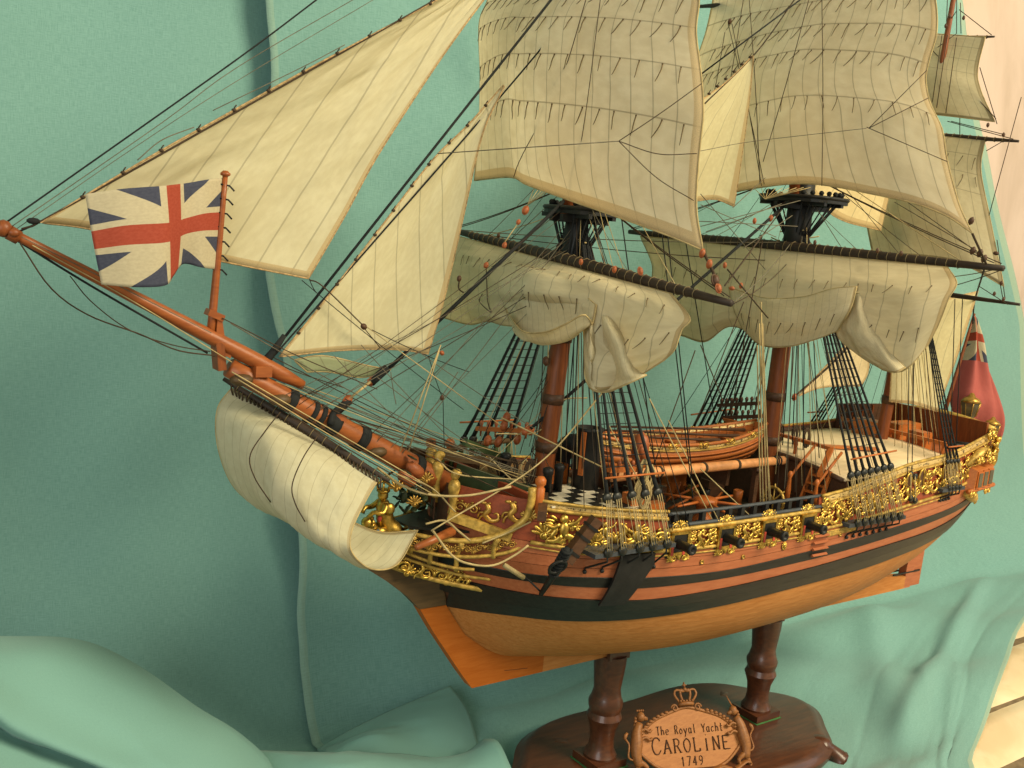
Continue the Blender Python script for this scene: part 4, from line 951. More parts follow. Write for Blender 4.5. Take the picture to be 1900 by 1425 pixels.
HEMR = plain('hem_rope', (.40, .26, .12), .8, 0, .4, 500)
def wrinkle(G, amp, fu, fv, ax, seed=0.0):
    a, b = G.shape[:2]
    for i in range(a):
        for j in range(b):
            u, v = j/(b-1), i/(a-1); e = min(1, 8*min(u, 1-u, v, 1-v)+.15)
            G[i, j, ax] += amp*e*(math.sin(fu*u+fv*v+seed)+.6*math.sin(1.7*fu*u-2.3*fv*v+2*seed)+.4*math.sin(3.1*fu*v+2.7*fv*u+seed))
    return G
# --- outer jib
luff = px3([(75, 413), (275, 293), (415, 215), (550, 140), (695, 62), (805, 3), (955, -85)], 'y', 0)
leech = px3([(572, 517), (640, 400), (700, 290), (790, 150), (860, 50), (958, -80)], 'y', .2)
foot = px3([(75, 413), (170, 426), (290, 458), (420, 487), (572, 517)], 'y', .3)
def tri(luff, leech, foot, belly, nv=40, nu=46, sgn=1, seed=0):
    """rows run from the foot (v=1) up to the head (v=0); u from luff to leech"""
    L_ = cat_rom(luff, nv)[::-1]; R_ = cat_rom(leech, nv)[::-1]; F_ = cat_rom(foot, nu); G = np.zeros((nv, nu, 3))
    for i in range(nv):
        v = i/(nv-1)
        for j in range(nu):
            u = j/(nu-1); G[i, j] = L_[i]*(1-u)+R_[i]*u + (F_[j]-(F_[0]*(1-u)+F_[-1]*u))*v**3
            G[i, j, 1] += sgn*belly*math.sin(math.pi*u)**.9*(.2+.8*v)*(1-.35*v**4)
    return G
J1 = crumple(wrinkle(tri(luff, leech, foot, 1.3, 60, 60), .05, 9, 5, 1, .4), .11, 34, 3)
o = sail('jib_sail', J1, sail_mat('jib_canvas', 9, 'u', (.012, .022, .02, .018), (1.0, .98, .92), .4, seam=(49.34, -28.82)), 'large outer jib behind the jack flag', rimmat=HEMR)
# --- inner jib
luff2 = px3([(518, 662), (600, 560), (700, 430), (800, 300), (870, 230), (934, 158)], 'y', 0)
leech2 = px3([(794, 657), (825, 550), (860, 400), (895, 250), (936, 160)], 'y', -.3); foot2 = px3([(518, 662), (640, 652), (740, 650), (794, 657)], 'y', -.3)
J2 = crumple(wrinkle(tri(luff2, leech2, foot2, .6, 56, 40, sgn=1), .035, 7, 4, 1, 1.1), .07, 22, 4)
o2 = sail('staysail', J2, sail_mat('inner_jib_canvas', 6, 'u', (.018, .045, .02, .018), (1.02, 1.0, .92), .4, seam=(66.45, 5.36)), 'narrow inner jib in front of the foremast', rimmat=HEMR)
FB = patch([px3([(545, 668, .4), (600, 660, .4), (680, 678, .4), (725, 686, .4)], 'y', .4), px3([(570, 690, .6), (610, 690, .6), (670, 700, .6), (715, 690, .6)], 'y', .4)], 6, 16)
sail('jib_foot_fold', FB, sail_mat('fold_canvas', 4, 'u', (0, 0, 0, 0), (.8, .9, .8), .6), 'thin fold of cloth under the foot of the inner jib')
# --- hanks on the stays
hk = MB(); hk.blob((0, 0, 0), (.14, .14, .10), None, 6, 4); hk.tube([(0, 0, .1), (.12, 0, .28)], .035, 4); HANK = mesh_of(hk, BROWNR, True, True, 'hank')
for src, n, par in ((luff, 13, o), (luff2, 11, o2)):
    for p in cat_rom(src, n+2)[1:-1]: inst('hank', HANK, frame(p, A(1, 0, 0), A(0, 1, 0), A(0, 0, 1)), par)
# --- fore topsail
FT = coons(px3([(930, -70), (1010, -74), (1120, -76), (1220, -76), (1290, -74)], 'x', 4.6),
           px3([(880, 335, 3.4), (955, 330, 2.5), (990, 345, 2.2), (1060, 370, 1.9), (1150, 402, 2.0), (1240, 436, 2.7), (1304, 464, 3.4)], 'x', 3),
           px3([(930, -70, 4.6), (905, 0, 4.5), (889, 45, 4.2), (891, 140, 3.9), (889, 240, 3.7), (880, 335, 3.4)], 'x', 4),
           px3([(1290, -74, 4.6), (1297, 0, 4.4), (1292, 60, 4.2), (1301, 140, 3.9), (1305, 210, 3.7), (1297, 290, 3.6), (1292, 385, 3.5), (1304, 464, 3.4)], 'x', 4), 54, 60, ([0, .19, .32, .5, .7, 1], [0, .149, .247, .40, .60, 1]))
for i in range(54):
    for j in range(60): u, v = j/59, i/53; FT[i, j, 0] -= 2.2*math.sin(math.pi*u)**.8*math.sin(math.pi*min(1, v*.95))**.8
FT = crumple(wrinkle(FT, .05, 8, 6, 0, .7), .07, 26, 5)
SQ = sail_mat('topsail_canvas', 17, 'u', (.012, .02, .02, .04), (1.18, 1.17, 1.27), .64, (.185, .315, .495, .695), (.60, .48, .29))
o = sail('fore_topsail', FT, SQ, 'square topsail of the foremast with four rows of reef points', rimr=.055); reef(FT, o, (.19, .32, .50, .70), 17)
# --- main topsail
MT = coons(px3([(1330, -40), (1450, -42), (1600, -46), (1720, -50)], 'x', 26.6),
           px3([(1200, 398, 25.4), (1300, 371, 24.6), (1372, 357, 24.2), (1410, 350, 24), (1480, 342, 23.8), (1540, 345, 23.8), (1620, 360, 24), (1700, 378, 24.4), (1760, 402, 25), (1804, 433, 25.4)], 'x', 24),
           px3([(1330, -40, 26.6), (1312, 50, 26.4), (1290, 120, 26.2), (1250, 250, 25.8), (1200, 398, 25.4)], 'x', 26),
           px3([(1720, -50, 26.6), (1736, 0, 26.5), (1738, 60, 26.3), (1724, 112, 26.1), (1718, 150, 26), (1726, 192, 25.9), (1748, 240, 25.8), (1758, 300, 25.7), (1780, 380, 25.5), (1804, 433, 25.4)], 'x', 26), 54, 66, ([0, .196, .331, .445, .667, 1], [0, .116, .232, .348, .555, 1]))
for i in range(54):
    for j in range(66): u, v = j/65, i/53; MT[i, j, 0] -= 2.0*math.sin(math.pi*u)**.8*math.sin(math.pi*min(1, v*.95))**.8
MT = crumple(wrinkle(MT, .06, 8, 6, 0, 2.2), .07, 26, 6)
o = sail('main_topsail', MT, sail_mat('main_topsail_canvas', 19, 'u', (.012, .018, .02, .032), (1.18, 1.17, 1.27), .64, (.191, .326, .440, .662), (.60, .48, .29)), 'square topsail of the mainmast with four rows of reef points', rimr=.055); reef(MT, o, (.196, .331, .445, .667), 19, 1.0, .14, .97)
# --- main staysail
ms = tri(px3([(1180, 290), (1300, 188), (1350, 150), (1396, 104)], 'y', 0), px3([(1362, 383), (1375, 300), (1390, 190), (1398, 104)], 'y', -.2), px3([(1180, 290), (1250, 372), (1290, 374), (1330, 370), (1362, 383)], 'y', 0), .5)
o = sail('main_staysail', ms, sail_mat('staysail_canvas', 5, 'u', (.02, .06, .02, .03), (1.02, 1.0, .90), .4), 'cream staysail between foremast and mainmast', rimmat=HEMR)
for p in cat_rom(px3([(1300, 188), (1392, 106)], 'y', 0), 7): inst('hank', HANK, frame(p, A(1, 0, 0), A(0, 1, 0), A(0, 0, 1)), o)
# --- fore course, clewed up in folds
CT = [FYs+(FYp-FYs)*t+A(-.3, 0, -.3) for t in (.03, .14, .25, .36, .47, .57, .66, .74, .81, .855)]
bot = [(818, 588, 4.2), (870, 602, 3.6), (905, 596, 3.2), (940, 604, 3.4), (1010, 606, 3.2), (1075, 596, 2.6), (1087, 690, 1.2), (1108, 722, .9), (1165, 708, 2.4), (1232, 668, 2.2)]
mid = [(826, 520, 3.6), (872, 530, 2.4), (915, 535, 1.9), (965, 540, 1.4), (1020, 548, 1.2), (1085, 560, 1.3), (1108, 600, 1.3), (1140, 625, 2.0), (1190, 630, 1.5), (1265, 612, 2.4)]
up = [(830, 480, 4.2), (876, 484, 3.2), (930, 492, 2.7), (985, 502, 2.4), (1045, 512, 2.2), (1105, 525, 2.1), (1150, 545, 2.1), (1190, 560, 2.2), (1230, 575, 2.2), (1280, 590, 2.8)]
low = [(822, 562, 3.6), (872, 575, 2.6), (908, 578, 2.3), (948, 582, 2.8), (1010, 586, 2.8), (1078, 582, 2.0), (1093, 650, .8), (1118, 668, 1.1), (1180, 672, 1.7), (1252, 648, 2.2)]
FC = patch([CT, px3(up, 'x', 3), px3(mid, 'x', 3), px3(low, 'x', 3), px3(bot, 'x', 3)], 46, 80); FC = crumple(wrinkle(FC, .09, 14, 5, 0, 1.2), .13, 34, 8, .03)
FCM = sail_mat('fore_course_canvas', 17, 'u', (.0, .012, .0, .02), (1.06, 1.03, .98), .45, (), (.45, .33, .16))
o = sail('fore_course', FC, FCM, 'lower sail of the foremast hauled up in folds'); reef(FC, o, (.20,), 18, .8, .06, .95); reef(FC, o, (.50,), 10, .9, .52, .97)
HM = patch([px3([(925, 545, 2.6), (960, 550, 1.9), (1000, 553, 1.7), (1040, 552, 1.6), (1078, 546, 1.6), (1106, 566, 1.4)], 'x', 2),
            px3([(940, 578, 2.3), (962, 606, 1.7), (1000, 622, 1.6), (1045, 615, 1.5), (1080, 596, 1.4), (1102, 592, 1.2)], 'x', 2),
            px3([(945, 592, 1.8), (968, 628, .9), (1004, 640, .6), (1050, 634, .5), (1084, 612, .6), (1098, 602, .8)], 'x', 2),
            px3([(938, 572, 1.2), (966, 612, -.1), (1006, 617, -.5), (1048, 602, -.5), (1082, 584, 0), (1096, 596, .6)], 'x', 2)], 34, 40)
sail('fore_course_bunt', crumple(wrinkle(HM, .05, 9, 4, 0), .12, 16, 9, .05), FCM, 'hammock fold of the lower foremast sail')
# hanging folds of its near corner
TB = patch([px3([(1075, 552, 2.9), (1090, 556, 2.7), (1105, 566, 2.7), (1120, 575, 2.7), (1140, 588, 2.9)], 'x', 1), px3([(1085, 592, 2.2), (1095, 588, 1.2), (1110, 592, 1.9), (1130, 598, 1.3), (1152, 604, 2.5)], 'x', 1),
            px3([(1087, 640, 1.6), (1096, 641, .5), (1118, 646, 1.7), (1148, 646, 1.0), (1176, 652, 2.5)], 'x', 1), px3([(1085, 690, 1.5), (1096, 695, .4), (1122, 690, 1.8), (1160, 690, 1.0), (1192, 690, 2.5)], 'x', 1),
            px3([(1088, 708, 1.6), (1100, 724, .7), (1128, 727, 1.4), (1165, 712, 1.4), (1200, 696, 2.6)], 'x', 1)], 34, 34)
sail('fore_course_fold', crumple(wrinkle(TB, .05, 5, 6, 0), .16, 22, 10, .05), FCM, 'tube fold of the lower foremast sail')
# --- main course
CT = [MYs+(MYp-MYs)*t+A(-.3, 0, -.3) for t in (.05, .16, .27, .38, .48, .57, .66, .74, .82, .895)]
bot = [(1205, 612, 26.5), (1262, 622, 26), (1308, 634, 25.2), (1352, 606, 25.4), (1410, 618, 25.4), (1480, 618, 25.4), (1545, 612, 25), (1590, 655, 24), (1668, 690, 24), (1722, 640, 24.8)]
low = [(1206, 570, 26), (1265, 585, 25), (1312, 596, 24.2), (1360, 585, 24.5), (1420, 590, 24.5), (1490, 590, 24.4), (1560, 590, 24), (1612, 620, 23.4), (1680, 635, 23.4), (1742, 600, 24.6)]
mid = [(1208, 530, 26), (1268, 545, 25), (1318, 555, 24.3), (1370, 560, 24.2), (1430, 562, 24.2), (1500, 560, 24.2), (1578, 562, 23.8), (1630, 575, 23.5), (1690, 580, 23.5), (1760, 555, 24.8)]
up = [(1210, 490, 26.4), (1272, 497, 25.6), (1330, 505, 25), (1390, 512, 24.8), (1450, 517, 24.8), (1520, 520, 24.8), (1590, 525, 24.6), (1650, 530, 24.6), (1710, 532, 24.7), (1775, 525, 25.6)]
MC = patch([CT, px3(up, 'x', 25), px3(mid, 'x', 25), px3(low, 'x', 25), px3(bot, 'x', 25)], 46, 80); MC = crumple(wrinkle(MC, .08, 14, 5, 0, 2.9), .13, 34, 12, .03)
MCM = sail_mat('main_course_canvas', 19, 'u', (.0, .014, .0, .02), (1.06, 1.03, 1.0), .48, (), (.45, .33, .16))
o = sail('main_course', MC, MCM, 'lower sail of the mainmast hauled up in folds'); reef(MC, o, (.26,), 20, .85, .08, .95); reef(MC, o, (.66,), 5, .9, .80, .95)
FL = patch([px3([(1352, 533, 24.0), (1420, 553, 23.4), (1490, 551, 23.2), (1545, 536, 23.2), (1590, 532, 23.6)], 'x', 24),
            px3([(1362, 575, 23.6), (1420, 595, 22.5), (1488, 598, 22.2), (1545, 582, 22.3), (1578, 572, 22.8)], 'x', 24),
            px3([(1378, 610, 23.8), (1412, 640, 23), (1462, 643, 22.8), (1512, 630, 22.9), (1554, 614, 23.3)], 'x', 24)], 26, 40)
of = sail('main_course_flap', crumple(wrinkle(FL, .06, 7, 3, 0), .10, 14, 13, .05), MCM, 'front flap of the lower mainmast sail'); reef(FL, of, (.52,), 9, .9, .1, .9)
TB = patch([px3([(1572, 548, 24.6), (1584, 546, 24.2), (1596, 546, 24.2), (1612, 560, 24.7)], 'x', 23), px3([(1552, 616, 23.7), (1576, 612, 22.9), (1604, 606, 22.9), (1632, 616, 23.6)], 'x', 23),
            px3([(1590, 656, 23.8), (1610, 656, 23.0), (1634, 650, 22.9), (1654, 654, 23.6)], 'x', 23), px3([(1638, 686, 24), (1652, 690, 23.4), (1666, 690, 23.3), (1680, 682, 23.8)], 'x', 23)], 30, 28)
sail('main_course_fold', crumple(wrinkle(TB, .05, 5, 6, 0), .16, 22, 14, .05), MCM, 'diagonal tube fold of the lower mainmast sail')
# --- mizzen sails
MZ = sail_mat('mizzen_canvas', 11, 'u', (.02, .03, .01, .03), (1.08, 1.06, 1.06), .55, (.12, .25, .40), (.34, .27, .15))
def sq(name, t, b, l, r, mat, label, belly, ax=0):
    G = coons(t, b, l, r, 34, 36)
    for i in range(34):
        for j in range(36): G[i, j, 0] -= belly*math.sin(math.pi*j/35)**.8*math.sin(math.pi*min(1, i/33*.95))**.8
    return G, sail(name, wrinkle(G, .05, 6, 5, 0, len(name)), mat, label)
G, o = sq('mizzen_topsail', px3([(1600, 240), (1700, 248), (1828, 258)], 'x', 44.5), px3([(1620, 478, 43.4), (1700, 478, 42.6), (1790, 492, 42.6), (1863, 532, 43.4)], 'x', 43), px3([(1600, 240, 44.5), (1600, 360, 44), (1620, 478, 43.4)], 'x', 44), px3([(1828, 258, 44.5), (1820, 315, 44.2), (1836, 400, 43.8), (1863, 532, 43.4)], 'x', 44), MZ, 'square topsail of the mizzen mast', 1.2)
reef(G, o, (.14, .28), 11, .9)
sq('mizzen_topgallant', px3([(1650, 58), (1740, 63), (1828, 69)], 'x', 44.6), px3([(1640, 205, 43.8), (1745, 214, 43.2), (1846, 226, 43.8)], 'x', 43), px3([(1650, 58, 44.6), (1645, 130, 44.2), (1640, 205, 43.8)], 'x', 44), px3([(1828, 69, 44.6), (1814, 130, 44.3), (1820, 168, 44), (1846, 226, 43.8)], 'x', 44), MZ, 'small upper square sail of the mizzen mast', .8)
sail('mizzen_topmast_staysail', tri(px3([(1480, 330), (1600, 250), (1700, 180)], 'y', .5), px3([(1634, 428), (1660, 320), (1702, 180)], 'y', .3), px3([(1480, 330), (1555, 402), (1634, 428)], 'y', .4), .5), sail_mat('mzs_canvas', 6, 'u', (.02, .05, .02, .04), (1.1, 1.0, .82), .4), 'cream staysail behind the main top', rimmat=HEMR)
sail('mizzen_staysail', tri(px3([(1482, 735), (1520, 692), (1568, 640), (1610, 590)], 'y', .2), px3([(1598, 716), (1612, 682), (1612, 590)], 'y', 0), px3([(1482, 735), (1530, 720), (1598, 716)], 'y', .1), .4), sail_mat('mst_canvas', 6, 'u', (.02, .03, .02, .03), (1.12, 1.02, .9), .4), 'pale triangular staysail before the mizzen mast', rimmat=HEMR)
G = coons(px3([(1660, 600, -.6), (1740, 560, -1.2), (1815, 540, -1.8)], 'y', -1), px3([(1650, 745, -.6), (1695, 750, -1.4), (1738, 764, -1.6)], 'y', -1), px3([(1660, 600, -.6), (1655, 670, -.6), (1650, 745, -.6)], 'y', -1), px3([(1815, 540, -1.8), (1780, 650, -1.8), (1738, 764, -1.6)], 'y', -1), 30, 28)
for i in range(30):
    for j in range(28): G[i, j, 1] += 1.0*math.sin(math.pi*j/27)*math.sin(math.pi*i/29)
sail('mizzen_driver', wrinkle(G, .05, 7, 4, 1), sail_mat('driver_canvas', 7, 'u', (.02, .03, .02, .03), (1.02, .98, .84), .45), 'fore-and-aft sail abaft the mizzen mast', rimmat=HEMR)
# --- spritsail under the bowsprit, rolled up at its near clew
SP = patch([
    [spy0+(spy1-spy0)*t+A(0, 0, -.25) for t in (.05, .28, .5, .72, .94)],
    px3([(403, 762, 2.2), (470, 790, -.6), (545, 825, -2.6), (620, 870, -3.8), (682, 922, -4.6)], 'y', 0),
    px3([(406, 835, 1.8), (470, 870, -1.6), (540, 905, -3.8), (600, 945, -5.0), (652, 985, -5.6)], 'y', 0),
    px3([(438, 908, 1.6), (492, 938, -1.6), (545, 970, -3.8), (600, 1008, -5.2), (654, 1026, -6.0)], 'y', 0),
    px3([(500, 948, 1.6), (540, 968, -1.0), (580, 1000, -3.2), (640, 1040, -4.6), (690, 1056, -5.4)], 'y', 0),
    px3([(560, 940, 2.2), (590, 962, .2), (620, 1000, -2.0), (675, 1035, -3.4), (738, 1046, -4.0)], 'y', 0),
    px3([(600, 930, 2.6), (625, 948, 1.0), (662, 972, -.4), (710, 988, -1.4), (775, 984, -2.2)], 'y', 0)], 56, 44)
sail('spritsail', crumple(wrinkle(SP, .12, 9, 7, 1, .6), .20, 26, 15, .05), sail_mat('spritsail_canvas', 14, 'u', (0, .02, .0, .015), (.84, .85, .82), .3, (), (.40, .32, .18)), 'loose curling sail hanging under the bowsprit', rimmat=BEIGER)
mb = MB(); 
for t in np.linspace(.05, .95, 40):
    p = spy0+(spy1-spy0)*t; mb.tube(cat_rom([p+A(0, 0, .1), p+A(-.12, -.25, -.25), p+A(rs.uniform(-.15, .15), -.3, -.75)], 5), .05, 4)
obj('robands', mb, BROWNR, bpy.data.objects['spritsail_yard'])['kind'] = 'stuff'

# ================================================================ running rigging, from place to place
def K(p): return U(p[0], p[1], **{p[2]: p[3]})
def rig(name, pts, r, mat, s=0.0, n=16, parent=ship):
    P = [K(p) for p in pts]
    if len(P) == 2: Q = sag(P[0], P[1], s, n if s else 2)
    else: Q = cat_rom(P, n+8)
    return rope(name, Q, r, mat, parent, 5)
bk = MB(); bk.lathe([(.06, -.40), (.24, -.28), (.30, 0), (.24, .28), (.06, .40)], (0, 0, 0), (0, 0, 1), 10); bk.tube([A(.33*math.sin(a), 0, .42*math.cos(a)) for a in np.linspace(0, 2*math.pi, 15)[:-1]], .06, 5, True)
BLOCK = mesh_of(bk, BLOCKW, True, True, 'block'); BLOCKB = mesh_of(bk, DARKW, True, True, 'dark_block')
def block(px, py, ax, v, s=.7, d=(0, 0, 1), lib=None, par=ship):
    Zv = nrm(np.asarray(d, float)); Xv = nrm(np.cross(A(0, 1, .01), Zv)); inst('block', lib or BLOCK, frame(U(px, py, **{ax: v}), Xv, np.cross(Zv, Xv), Zv, s*.78), par)
Y0 = ('y', 0)
# stays
rig('fore_stay', [(722, 683, *Y0), (1048, 372, *Y0)], .13, BLACKR)
for a, b, m in ((702, 698, BLACKR), (690, 707, None), (645, 742, None), (632, 758, BLACKR)): 
    if m: obj('stay_seizing', MB().tube([U(a-14, b+12, y=0), U(a+16, b-15, y=0)], .26, 7), m, ship)
    else: block(a, b, 'y', 0, .95, nrm(U(700, 700, y=0)-U(640, 750, y=0)))
for k in (-.12, 0, .12): rig('stay_lanyard', [(688, 708, 'y', k), (648, 740, 'y', k)], .08, BEIGER)
obj('stay_collar', MB().tube(cat_rom([U(612, 788, y=-.9), U(618, 768, y=-.5), U(632, 757, y=0), U(622, 772, y=.6), U(616, 786, y=.9)], 12), .2, 6), BLACKR, ship)
obj('collar_cleat', MB().beam(U(612, 770, y=-.3), U(642, 777, y=-.6), .3, .3), BLOCKW, ship, False)
rig('jib_stay', [(40, 425, *Y0), (75, 411, *Y0), (805, 1, *Y0), (960, -92, *Y0)], .055, BROWNR, n=30)
rig('topmast_stay', [(485, 680, *Y0), (1030, -10, *Y0)], .085, BLACKR); rig('topmast_stay', [(500, 670, *Y0), (1012, 80, *Y0), (1060, -20, *Y0)], .055, BLACKR)
obj('stay_seizing', MB().tube([U(488, 677, y=0), U(505, 655, y=0), U(528, 622, y=0)], [.28, .22, .14], 7), BLACKR, ship)
obj('stay_saddle', MB().beam(U(470, 688, y=-.3), U(500, 688, y=-.3), .8, .6), SPAR, ship, False)
rig('topgallant_stay', [(8, 415, *Y0), (430, 117, *Y0), (600, -10, *Y0)], .045, BLACKR); rig('thin_line', [(22, 420, *Y0), (300, 228, *Y0), (440, 125, *Y0), (680, -15, *Y0)], .022, THINR)
rig('thin_line', [(30, 425, 'y', .3), (240, 280, 'y', .3), (440, 150, 'y', .3), (700, -5, 'y', .3)], .018, THINR)
rig('thin_line', [(255, 297, 'y', -.3), (300, 260, 'y', -.3), (360, 236, 'y', -.3)], .028, THINR); rig('thin_line', [(395, 205, 'y', -.3), (430, 188, 'y', -.3), (560, 125, 'y', -.3), (640, 83, 'y', -.3)], .024, THINR)
rig('main_stay', [(985, 795, *Y0), (1478, 362, *Y0)], .12, BLACKR); block(975, 800, 'y', 0, .9, (1, 0, 1))
rig('main_topmast_stay', [(1300, 138, *Y0), (1500, -12, *Y0)], .06, BLACKR); rig('main_topmast_stay', [(1308, 192, *Y0), (1405, 95, *Y0), (1482, -12, *Y0)], .05, BROWNR)
rig('mizzen_stay', [(1470, 740, *Y0), (1572, 645, *Y0), (1700, 480, *Y0)], .09, BROWNR); block(1474, 737, 'y', 0, .9)
rig('mizzen_topmast_stay', [(1450, 380, *Y0), (1700, 180, *Y0)], .05, BROWNR)
# lines along the bowsprit
rig('bobstay', [(30, 445, 'y', 0), (180, 537, 'y', -.2), (385, 655, 'y', -.3)], .06, BLACKR); rig('footrope', [(38, 452, 'y', -.2), (95, 535, 'y', -.8), (165, 585, 'y', -.8), (260, 620, 'y', -.8), (330, 650, 'y', -.6), (400, 660, 'y', -.5)], .04, BROWNR)
rig('footrope', [(130, 512, 'y', -.3), (170, 560, 'y', -.8), (240, 612, 'y', -.8), (320, 640, 'y', -.6), (390, 652, 'y', -.3)], .03, BROWNR); rig('thin_line', [(20, 430, 'y', -.2), (200, 520, 'y', -.3), (392, 618, 'y', -.4)], .03, THINR); rig('thin_line', [(60, 455, 'y', -.3), (240, 555, 'y', -.4), (430, 672, 'y', -.6)], .03, BEIGER)
for k, (a, b, c, d) in enumerate(((412, 590, 700, 722), (428, 600, 870, 838), (505, 662, 900, 850), (500, 690, 880, 845), (440, 640, 640, 720))): rig('bowsprit_horse', [(a, b, 'y', -.4+.2*k), ((a+c)/2, (b+d)/2+6, 'y', -.6+.3*k), (c, d, 'y', -.8+.4*k)], .03, (BROWNR, THINR)[k % 2])
for k in range(4): rig('spritsail_brace', [(430+6*k, 690+7*k, 'y', -1.4), (620, 800+6*k, 'y', -2.4), (800, 905+5*k, 'y', -3.2)], .035, (BEIGER, BROWNR)[k % 2])
rig('buntline', [(520, 765, 'y', -2.2), (492, 800, 'y', -2.6), (464, 845, 'y', -2.6), (472, 885, 'y', -2.8), (502, 932, 'y', -2.9)], .035, BROWNR)
rig('buntline', [(590, 808, 'y', -4.0), (562, 850, 'y', -4.4), (542, 900, 'y', -4.6), (548, 935, 'y', -4.8), (566, 968, 'y', -4.9)], .035, BROWNR)
rig('spritsail_lift', [(818, 640, 'y', -1), (742, 838, 'y', -1)], .04, BEIGER); rig('spritsail_lift', [(815, 650, 'y', -1), (758, 838, 'y', -1)], .04, BEIGER)
for a, b, c, d in ((620, 660, 760, 800), (670, 640, 860, 838), (725, 690, 735, 750), (850, 690, 770, 800), (640, 740, 870, 850), (560, 520, 860, 760), (700, 700, 940, 870), (795, 660, 822, 740), (822, 738, 825, 842), (780, 655, 1000, 800), (575, 520, 590, 545), (690, 612, 870, 690)): rig('thin_line', [(a, b, 'y', -.5), (c, d, 'y', -.3)], .026, THINR if (a+b) % 3 else BLACKR, .12)
rig('jib_sheet', [(574, 519, *Y0), (600, 532, 'y', -.6), (675, 605, 'y', -.8)], .04, BROWNR); rig('jib_sheet', [(680, 606, 'y', -.8), (930, 790, 'y', -3)], .03, BEIGER); block(675, 606, 'y', -.8, .6, (1, 0, -.6), BLOCKB)
rig('jib_sheet', [(678, 612, 'y', -.8), (705, 645, 'y', -.6)], .03, BROWNR); rig('jib_tack', [(75, 412, *Y0), (30, 432, *Y0)], .05, BLACKR); obj('tack_knot', MB().blob(U(62, 410, y=0), (.32, .16, .16)), BLACKR, ship)
# head cables, beige
rig('anchor_cable', [(700, 868, 'y', -2.0), (745, 900, 'y', -2.6), (800, 918, 'y', -3.2), (870, 919, 'y', -3.8), (948, 903, 'y', -4.4)], .08, BEIGER)
rig('fore_tack', [(800, 985, 'y', -4.2), (1000, 860, 'y', -4.2), (1122, 724, 'y', -4.6)], .055, BEIGER)
rig('anchor_cable', [(790, 972, 'y', -3.4), (825, 966, 'y', -3.6), (850, 985, 'y', -3.8), (872, 1003, 'y', -3.9)], .07, BEIGER); rig('anchor_cable', [(803, 985, 'y', -4.6), (838, 1030, 'y', -5.0), (870, 1046, 'y', -5.4), (915, 1049, 'y', -5.9), (955, 1030, 'y', -6.2), (980, 1012, 'y', -6.2)], .075, BEIGER)
rig('anchor_cable', [(895, 1008, 'y', -4.8), (950, 985, 'y', -5.2), (985, 968, 'y', -5.6)], .06, BEIGER); rig('fore_bowline', [(930, 775, 'y', 0), (1120, 868, 'y', -5)], .05, BEIGER); rig('beige_line', [(735, 880, 'y', -2), (800, 905, 'y', -2.8), (845, 950, 'y', -3.2)], .05, BEIGER)
rig('hawser', [(935, 1048, 'y', -6.0), (972, 1072, 'y', -6.3)], .16, BEIGER); rig('fore_tack', [(810, 850, 'y', -1.5), (850, 880, 'y', -2), (960, 890, 'y', -3)], .05, BEIGER)
rig('fore_tack', [(905, 845, 'y', 0), (950, 890, 'y', -2), (985, 905, 'y', -4)], .045, BEIGER); rig('fore_tack', [(920, 805, 'y', .5), (1000, 800, 'y', 0), (1040, 745, 'y', -.5), (1090, 738, 'y', -1.5)], .05, BEIGER)
# fore topsail gear (lies just before the sail)
FX = 1.0
rig('buntline', [(1115, -10, 'x', FX), (1088, 200, 'x', FX-.3), (1063, 357, 'x', FX+.4)], .025, BROWNR); rig('buntline', [(1090, -10, 'x', FX), (1040, 150, 'x', FX), (968, 290, 'x', FX), (953, 329, 'x', 2.0)], .028, BROWNR)
rig('bowline', [(812, 285, 'y', -.3), (1148, 262, 'x', -.4)], .03, THINR)
for a, b in ((1302, 155), (1293, 285), (1287, 372)): rig('bowline', [(1148, 262, 'x', -.4), ((1148+a)/2, (262+b)/2+(12 if b > 200 else 2), 'x', 1.2), (a, b, 'x', 3.2)], .026, BROWNR)
# main topsail gear
MX = 22.2
for a, b, c, d in ((1351, 44, 1418, 342), (1358, 44, 1413, 345), (1390, -5, 1410, 342), (1525, -5, 1525, 345), (1502, -5, 1416, 300), (1345, 60, 1310, 240), (1380, -5, 1330, 280)): rig('buntline', [(a, b, 'x', MX+1), ((a+c)/2+2, (b+d)/2, 'x', MX), (c, d, 'x', MX+.3)], .03, BROWNR)
for a, b, c, d in ((1612, 238, 1720, 130), (1612, 238, 1722, 182), (1608, 236, 1758, 300)): rig('bowline', [(a, b, 'x', MX), (c, d, 'x', MX+3)], .028, BROWNR)
rig('bowline', [(1608, 238, 'x', MX), (1400, 262, 'x', MX-4), (1300, 280, 'x', 10)], .022, THINR)
block(1354, 40, 'x', MX+1, .65, (0, .2, -1), BLOCKB)
# clews, sheets and lifts
for a, b in ((1303, 470), (1316, 490)): block(a, b, 'x', 3.3, .75, (-.1, -.2, 1))
rig('topsail_sheet', [(1304, 464, 'x', 3.4), (1330, 520, 'x', 3.4)], .09, BROWNR); block(1327, 520, 'x', 3.3, 1.0, (0, -.4, -1), BLOCKB); block(1333, 535, 'x', 3.3, .8, (0, -.4, -1)); block(1358, 535, 'x', 3.3, .5, (0, -1, 0))
rig('brace', [(1345, 530, 'x', 3.6), (1450, 390, 'y', -1.0)], .05, BROWNR); rig('brace', [(1350, 500, 'x', 8), (1425, 590, 'x', 22)], .05, BROWNR)
for a, b in ((1345, 492), (1400, 410), (1375, 530)): block(a, b, 'y', -5, .6)
for a, b, c, d in ((1300, 420, 1485, 372), (1310, 430, 1450, 378), (1300, 360, 1420, 500), (1300, 380, 1440, 440), (1290, 410, 1480, 420), (1360, 385, 1420, 330), (1210, 380, 1300, 430), (1380, 460, 1470, 400)): rig('thin_line', [(a, b, 'x', 12), (c, d, 'x', 20)], .028, THINR)
